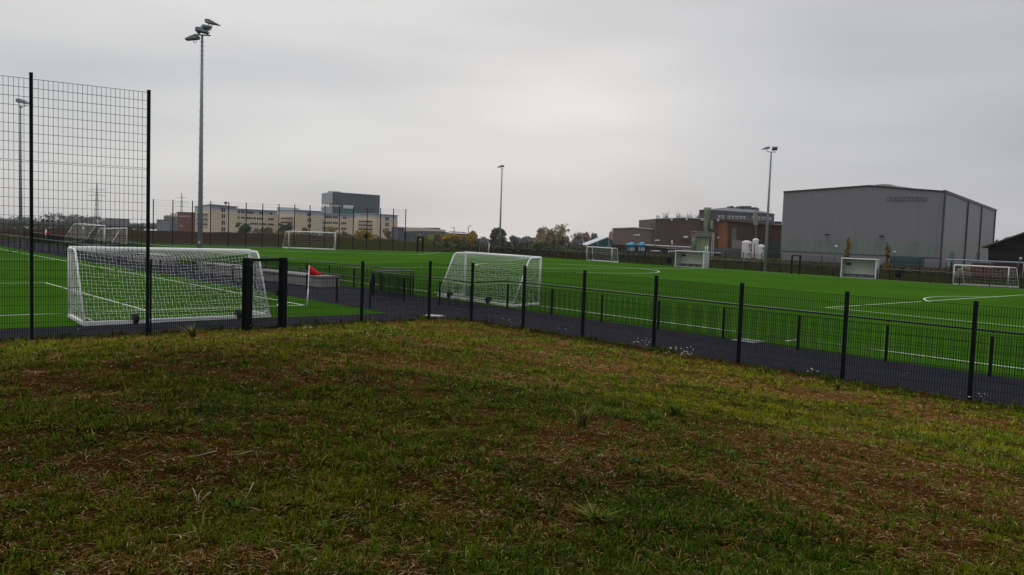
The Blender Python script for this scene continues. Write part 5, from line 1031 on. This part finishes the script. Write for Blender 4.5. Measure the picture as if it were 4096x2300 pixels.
# objects in the yard behind the right goal
for px, py, w, h, col, nm, lb in ((3858, 1070, 38, 16, (.20, .16, .11), 'rubble_pile', 'pale brown rubble heap behind the right goal'), (3930, 1072, 50, 14, (.10, .02, .025), 'red_container', 'low dark red container behind the right goal')):
    c = at(px, py+h, 100); W_ = w/F*100/2; Hh = h/F*100; mb = MB(); rg = random.Random(px)
    if nm == 'rubble_pile':
        for _ in range(26): q = rg.uniform(-1, 1); s = rg.uniform(.15, .4); mb.box((c.x+q*W_, 100+rg.uniform(-.5, .5), max(0, c.z*0)+rg.uniform(0, 1)*(1-abs(q))*1.3), (s, rg.uniform(-.1, .1), 0), (rg.uniform(-.1, .1), s, .05), s*1.2)
        o = mb.build(nm, mat('rubble', col, .9, .3, 2)); tag(o, lb, 'rubble', kind='stuff')
    else:
        t = thing(nm, lb, 'container', (c.x, 100, 0)); mb.box((c.x, 100, 0), (W_, 0, 0), (0, 1, 0), 1.7); mb.build('body', mat('container_red', col, .7, .2, 1), t); MB().box((c.x, 100, 1.7), (W_+.05, 0, 0), (0, 1.05, 0), .12).build('lid', GALVD, t)
# ------------------------------------------------------------------ stalks, tufts and flowers on the near bank
def bank_pt(px, py):
    r = ray(px, py); ts = np.arange(1, 60, .02); pu = EYE.dot(U)+r.dot(U)*ts; pv = EYE.dot(V)+r.dot(V)*ts; z, s = hmound(pu, pv); z = np.maximum(z, 0); k = int(np.argmax(H+r.z*ts <= z)); p = EYE+r*float(ts[k])
    return Vector((p.x, p.y, float(z[k])))
STRAW = mat('pale_straw', (.34, .30, .20), .8, .2, 20)
def stalks(label, segs):
    p0 = bank_pt(*segs[0][0]); t = thing('dead_stalk', label, 'dead stalk', p0); d = p0.y
    for s in segs:
        b = bank_pt(*s[0]); q = [b]+[at(x, y, b.y+.02*i) for i, (x, y) in enumerate(s[1:])]; MB().tube(q, [.004]+[.003]*(len(q)-1), 5).build('stem', STRAW, t, True)
    return t
stalks('forked pale dead stalk at the lower left of the bank', [((795, 2030), (795, 1980), (806, 1960)), ((791, 2015), (785, 1985), (772, 1952)), ((797, 2015), (815, 1990), (842, 1966))])
stalks('bent pale dead stalk right of the forked one', [((970, 2005), (988, 1985), (1000, 1960), (1014, 1930)), ((990, 1985), (1008, 1985), (1022, 1998))])
stalks('thin fallen stalk left of the middle of the bank', [((912, 1822), (960, 1816), (1010, 1802)), ((765, 1830), (820, 1815), (868, 1802))])
stalks('curved fallen stalk at the lower middle of the bank', [((1505, 2020), (1560, 2026), (1635, 2012))])
stalks('short pale straw lying at the lower edge of the bank', [((1042, 2255), (1062, 2268), (1085, 2280))])
def tuft(label, px, py, n, L, cols, seed, spread=.8, grp='taller grass tufts on the near bank'):
    p = bank_pt(px, py); rg = random.Random(seed); t = thing('grass_tuft', label, 'grass tuft', p, grp); vs = []; lp = []; cs = []
    for i in range(n):
        a = rg.uniform(0, 6.28); d = Vector((math.cos(a), math.sin(a), 0)); w = Vector((-d.y, d.x, 0))*rg.uniform(.003, .005)*max(1, p.y/7); l = L*rg.uniform(.5, 1.1); le = rg.uniform(.25, spread*1.5); b = d*rg.uniform(0, .05); o_ = len(vs)
        mid = b+d*l*le*.35+Vector((0, 0, l*.6)); tip = b+d*l*le+Vector((0, 0, l*rg.uniform(.7, .95)))
        vs += [b-w, b+w, mid-w, mid+w, tip]; lp += [o_, o_+1, o_+3, o_+2, o_+2, o_+3, o_+4]; c = np.array(rg.choice(cols))*rg.uniform(.7, 1.3); cs += [c*.7, c*.7, c, c, c*1.1]
    o = npmesh('blades', np.array([tuple(x) for x in vs]), lp, np.tile([4, 3], n), BLADE, np.array(cs)); o.parent = t
    return t
GC = [(.05, .09, .015), (.07, .11, .018), (.04, .08, .015)]; YC = [(.14, .14, .03), (.11, .12, .025), (.18, .16, .05)]
tuft('tall yellow green grass tuft in the middle right of the bank', 2330, 1715, 55, .26, GC+YC, 1); tuft('green grass tuft at the lower right of the bank', 2385, 2100, 110, .12, YC+GC, 2, 1.2)
tuft('yellow green tuft left of the lower middle', 940, 2050, 44, .09, GC, 3, 1.1); tuft('yellow grass tuft just below the left part of the near fence', 770, 1352, 40, .42, YC, 5, 1.4)
tuft('green tuft below the low fence in the upper right', 2600, 1690, 40, .16, GC, 6, .9); tuft('tuft of pale blades at the far right of the bank', 3350, 1560, 30, .22, YC+GC, 7)
tuft('green grass tuft at the right below the long low fence', 2700, 1660, 34, .18, GC, 8)
def plant(label, px, py, n, L, col, seed):
    p = bank_pt(px, py); rg = random.Random(seed); t = thing('broadleaf_weed', label, 'weed', p, 'broad leaved weeds on the near bank'); vs = []; lp = []; cs = []
    for i in range(n):
        a = 6.28*i/n+rg.uniform(-.3, .3); d = Vector((math.cos(a), math.sin(a), 0)); w = Vector((-d.y, d.x, 0)); l = L*.62*rg.uniform(.7, 1.2); o_ = len(vs); z = rg.uniform(.3, .8)
        q = [Vector((0, 0, .01)), d*l*.45+w*l*.24+Vector((0, 0, l*z)), d*l+Vector((0, 0, l*z*.8)), d*l*.45-w*l*.24+Vector((0, 0, l*z))]; vs += q; lp += [o_, o_+1, o_+2, o_+3]; c = np.array(col)*rg.uniform(.7, 1.3); cs += [c]*4
    o = npmesh('leaves', np.array([tuple(x) for x in vs]), lp, np.full(n, 4), BLADE, np.array(cs)); o.parent = t
plant('bright green weed at the bottom left of the middle', 1210, 2225, 8, .10, (.07, .12, .02), 1); plant('small bright weed right of the bottom middle', 1290, 2115, 6, .085, (.06, .11, .02), 2); plant('dark green rosette in the middle right of the bank', 2540, 1860, 12, .11, (.025, .06, .02), 3)
plant('pale leaved weed right of the middle of the bank', 2920, 1825, 7, .12, (.06, .10, .03), 4); plant('weed with light leaves at the upper middle of the bank', 1225, 1500, 8, .14, (.07, .10, .03), 5); plant('light green weed in the lower right of the bank', 3050, 1865, 7, .10, (.06, .10, .025), 6)
rg = random.Random(12); mb = MB()
for _ in range(420):
    u = rg.uniform(4, 60); v = rg.uniform(21.6, 25.7) if rg.random() < .75 else rg.uniform(10, 25); u = u if v > 21.5 else rg.uniform(27.8, 29.6); p = P(u, v, .006); a = rg.uniform(0, 6.28); l = rg.uniform(.012, .035)
    d = Vector((math.cos(a), math.sin(a), rg.uniform(0, .5)))*l; w = Vector((-d.y, d.x, rg.uniform(0, .01)))*.6; mb.add([p-d, p-w, p+d, p+w], [(0, 1, 2, 3)])
tag(mb.build('fallen_leaves', mat('dry_leaf', (.20, .13, .06), .8, .5, 9)), 'small dry leaves scattered on the asphalt path', kind='stuff')
rg = random.Random(5); mb = MB()
for cx_, cy_, sx_, sy_, n in ((2570, 1378, 36, 10, 17), (2745, 1408, 26, 22, 15), (2045, 1298, 40, 10, 5), (2250, 1322, 40, 10, 3), (3250, 1490, 20, 18, 5), (1235, 1328, 20, 6, 6), (470, 1300, 300, 30, 9), (2690, 1415, 60, 12, 9), (3905, 1600, 30, 10, 4)):
    for _ in range(n):
        p = bank_pt(cx_+rg.uniform(-sx_, sx_), cy_+rg.uniform(0, sy_)) if cy_ > 1310 else G2(cx_+rg.uniform(-sx_, sx_), cy_+rg.uniform(-sy_, sy_))
        h = rg.uniform(.05, .22); r = rg.uniform(.018, .032); mb.lathe(p+Vector((0, 0, h)), [(r*.3, 0), (r, .006), (r*.9, .014), (r*.2, .02)], 7)
tag(mb.build('daisies', mat('daisy_white', (.50, .50, .44), .7)), 'scattered tiny white daisies along the foot of the near fence', kind='stuff')
# ------------------------------------------------------------------ haze
mb = MB(); mb.hexa([(-1800, -60, -2.5), (1800, -60, -2.5), (1800, 1800, -2.5), (-1800, 1800, -2.5)], [(-1800, -60, 75), (1800, -60, 75), (1800, 1800, 75), (-1800, 1800, 75)])
hm = bpy.data.materials.new('haze'); hm.use_nodes = True; t = hm.node_tree; t.nodes.clear(); pv = N(t, 'ShaderNodeVolumePrincipled'); pv.inputs['Color'].default_value = (.98, .98, .99, 1); pv.inputs['Density'].default_value = .00014; pv.inputs['Anisotropy'].default_value = .2
oo = N(t, 'ShaderNodeOutputMaterial'); t.links.new(pv.outputs[0], oo.inputs['Volume']); tag(mb.build('haze', hm), 'thin grey autumn haze over the whole place', kind='stuff')
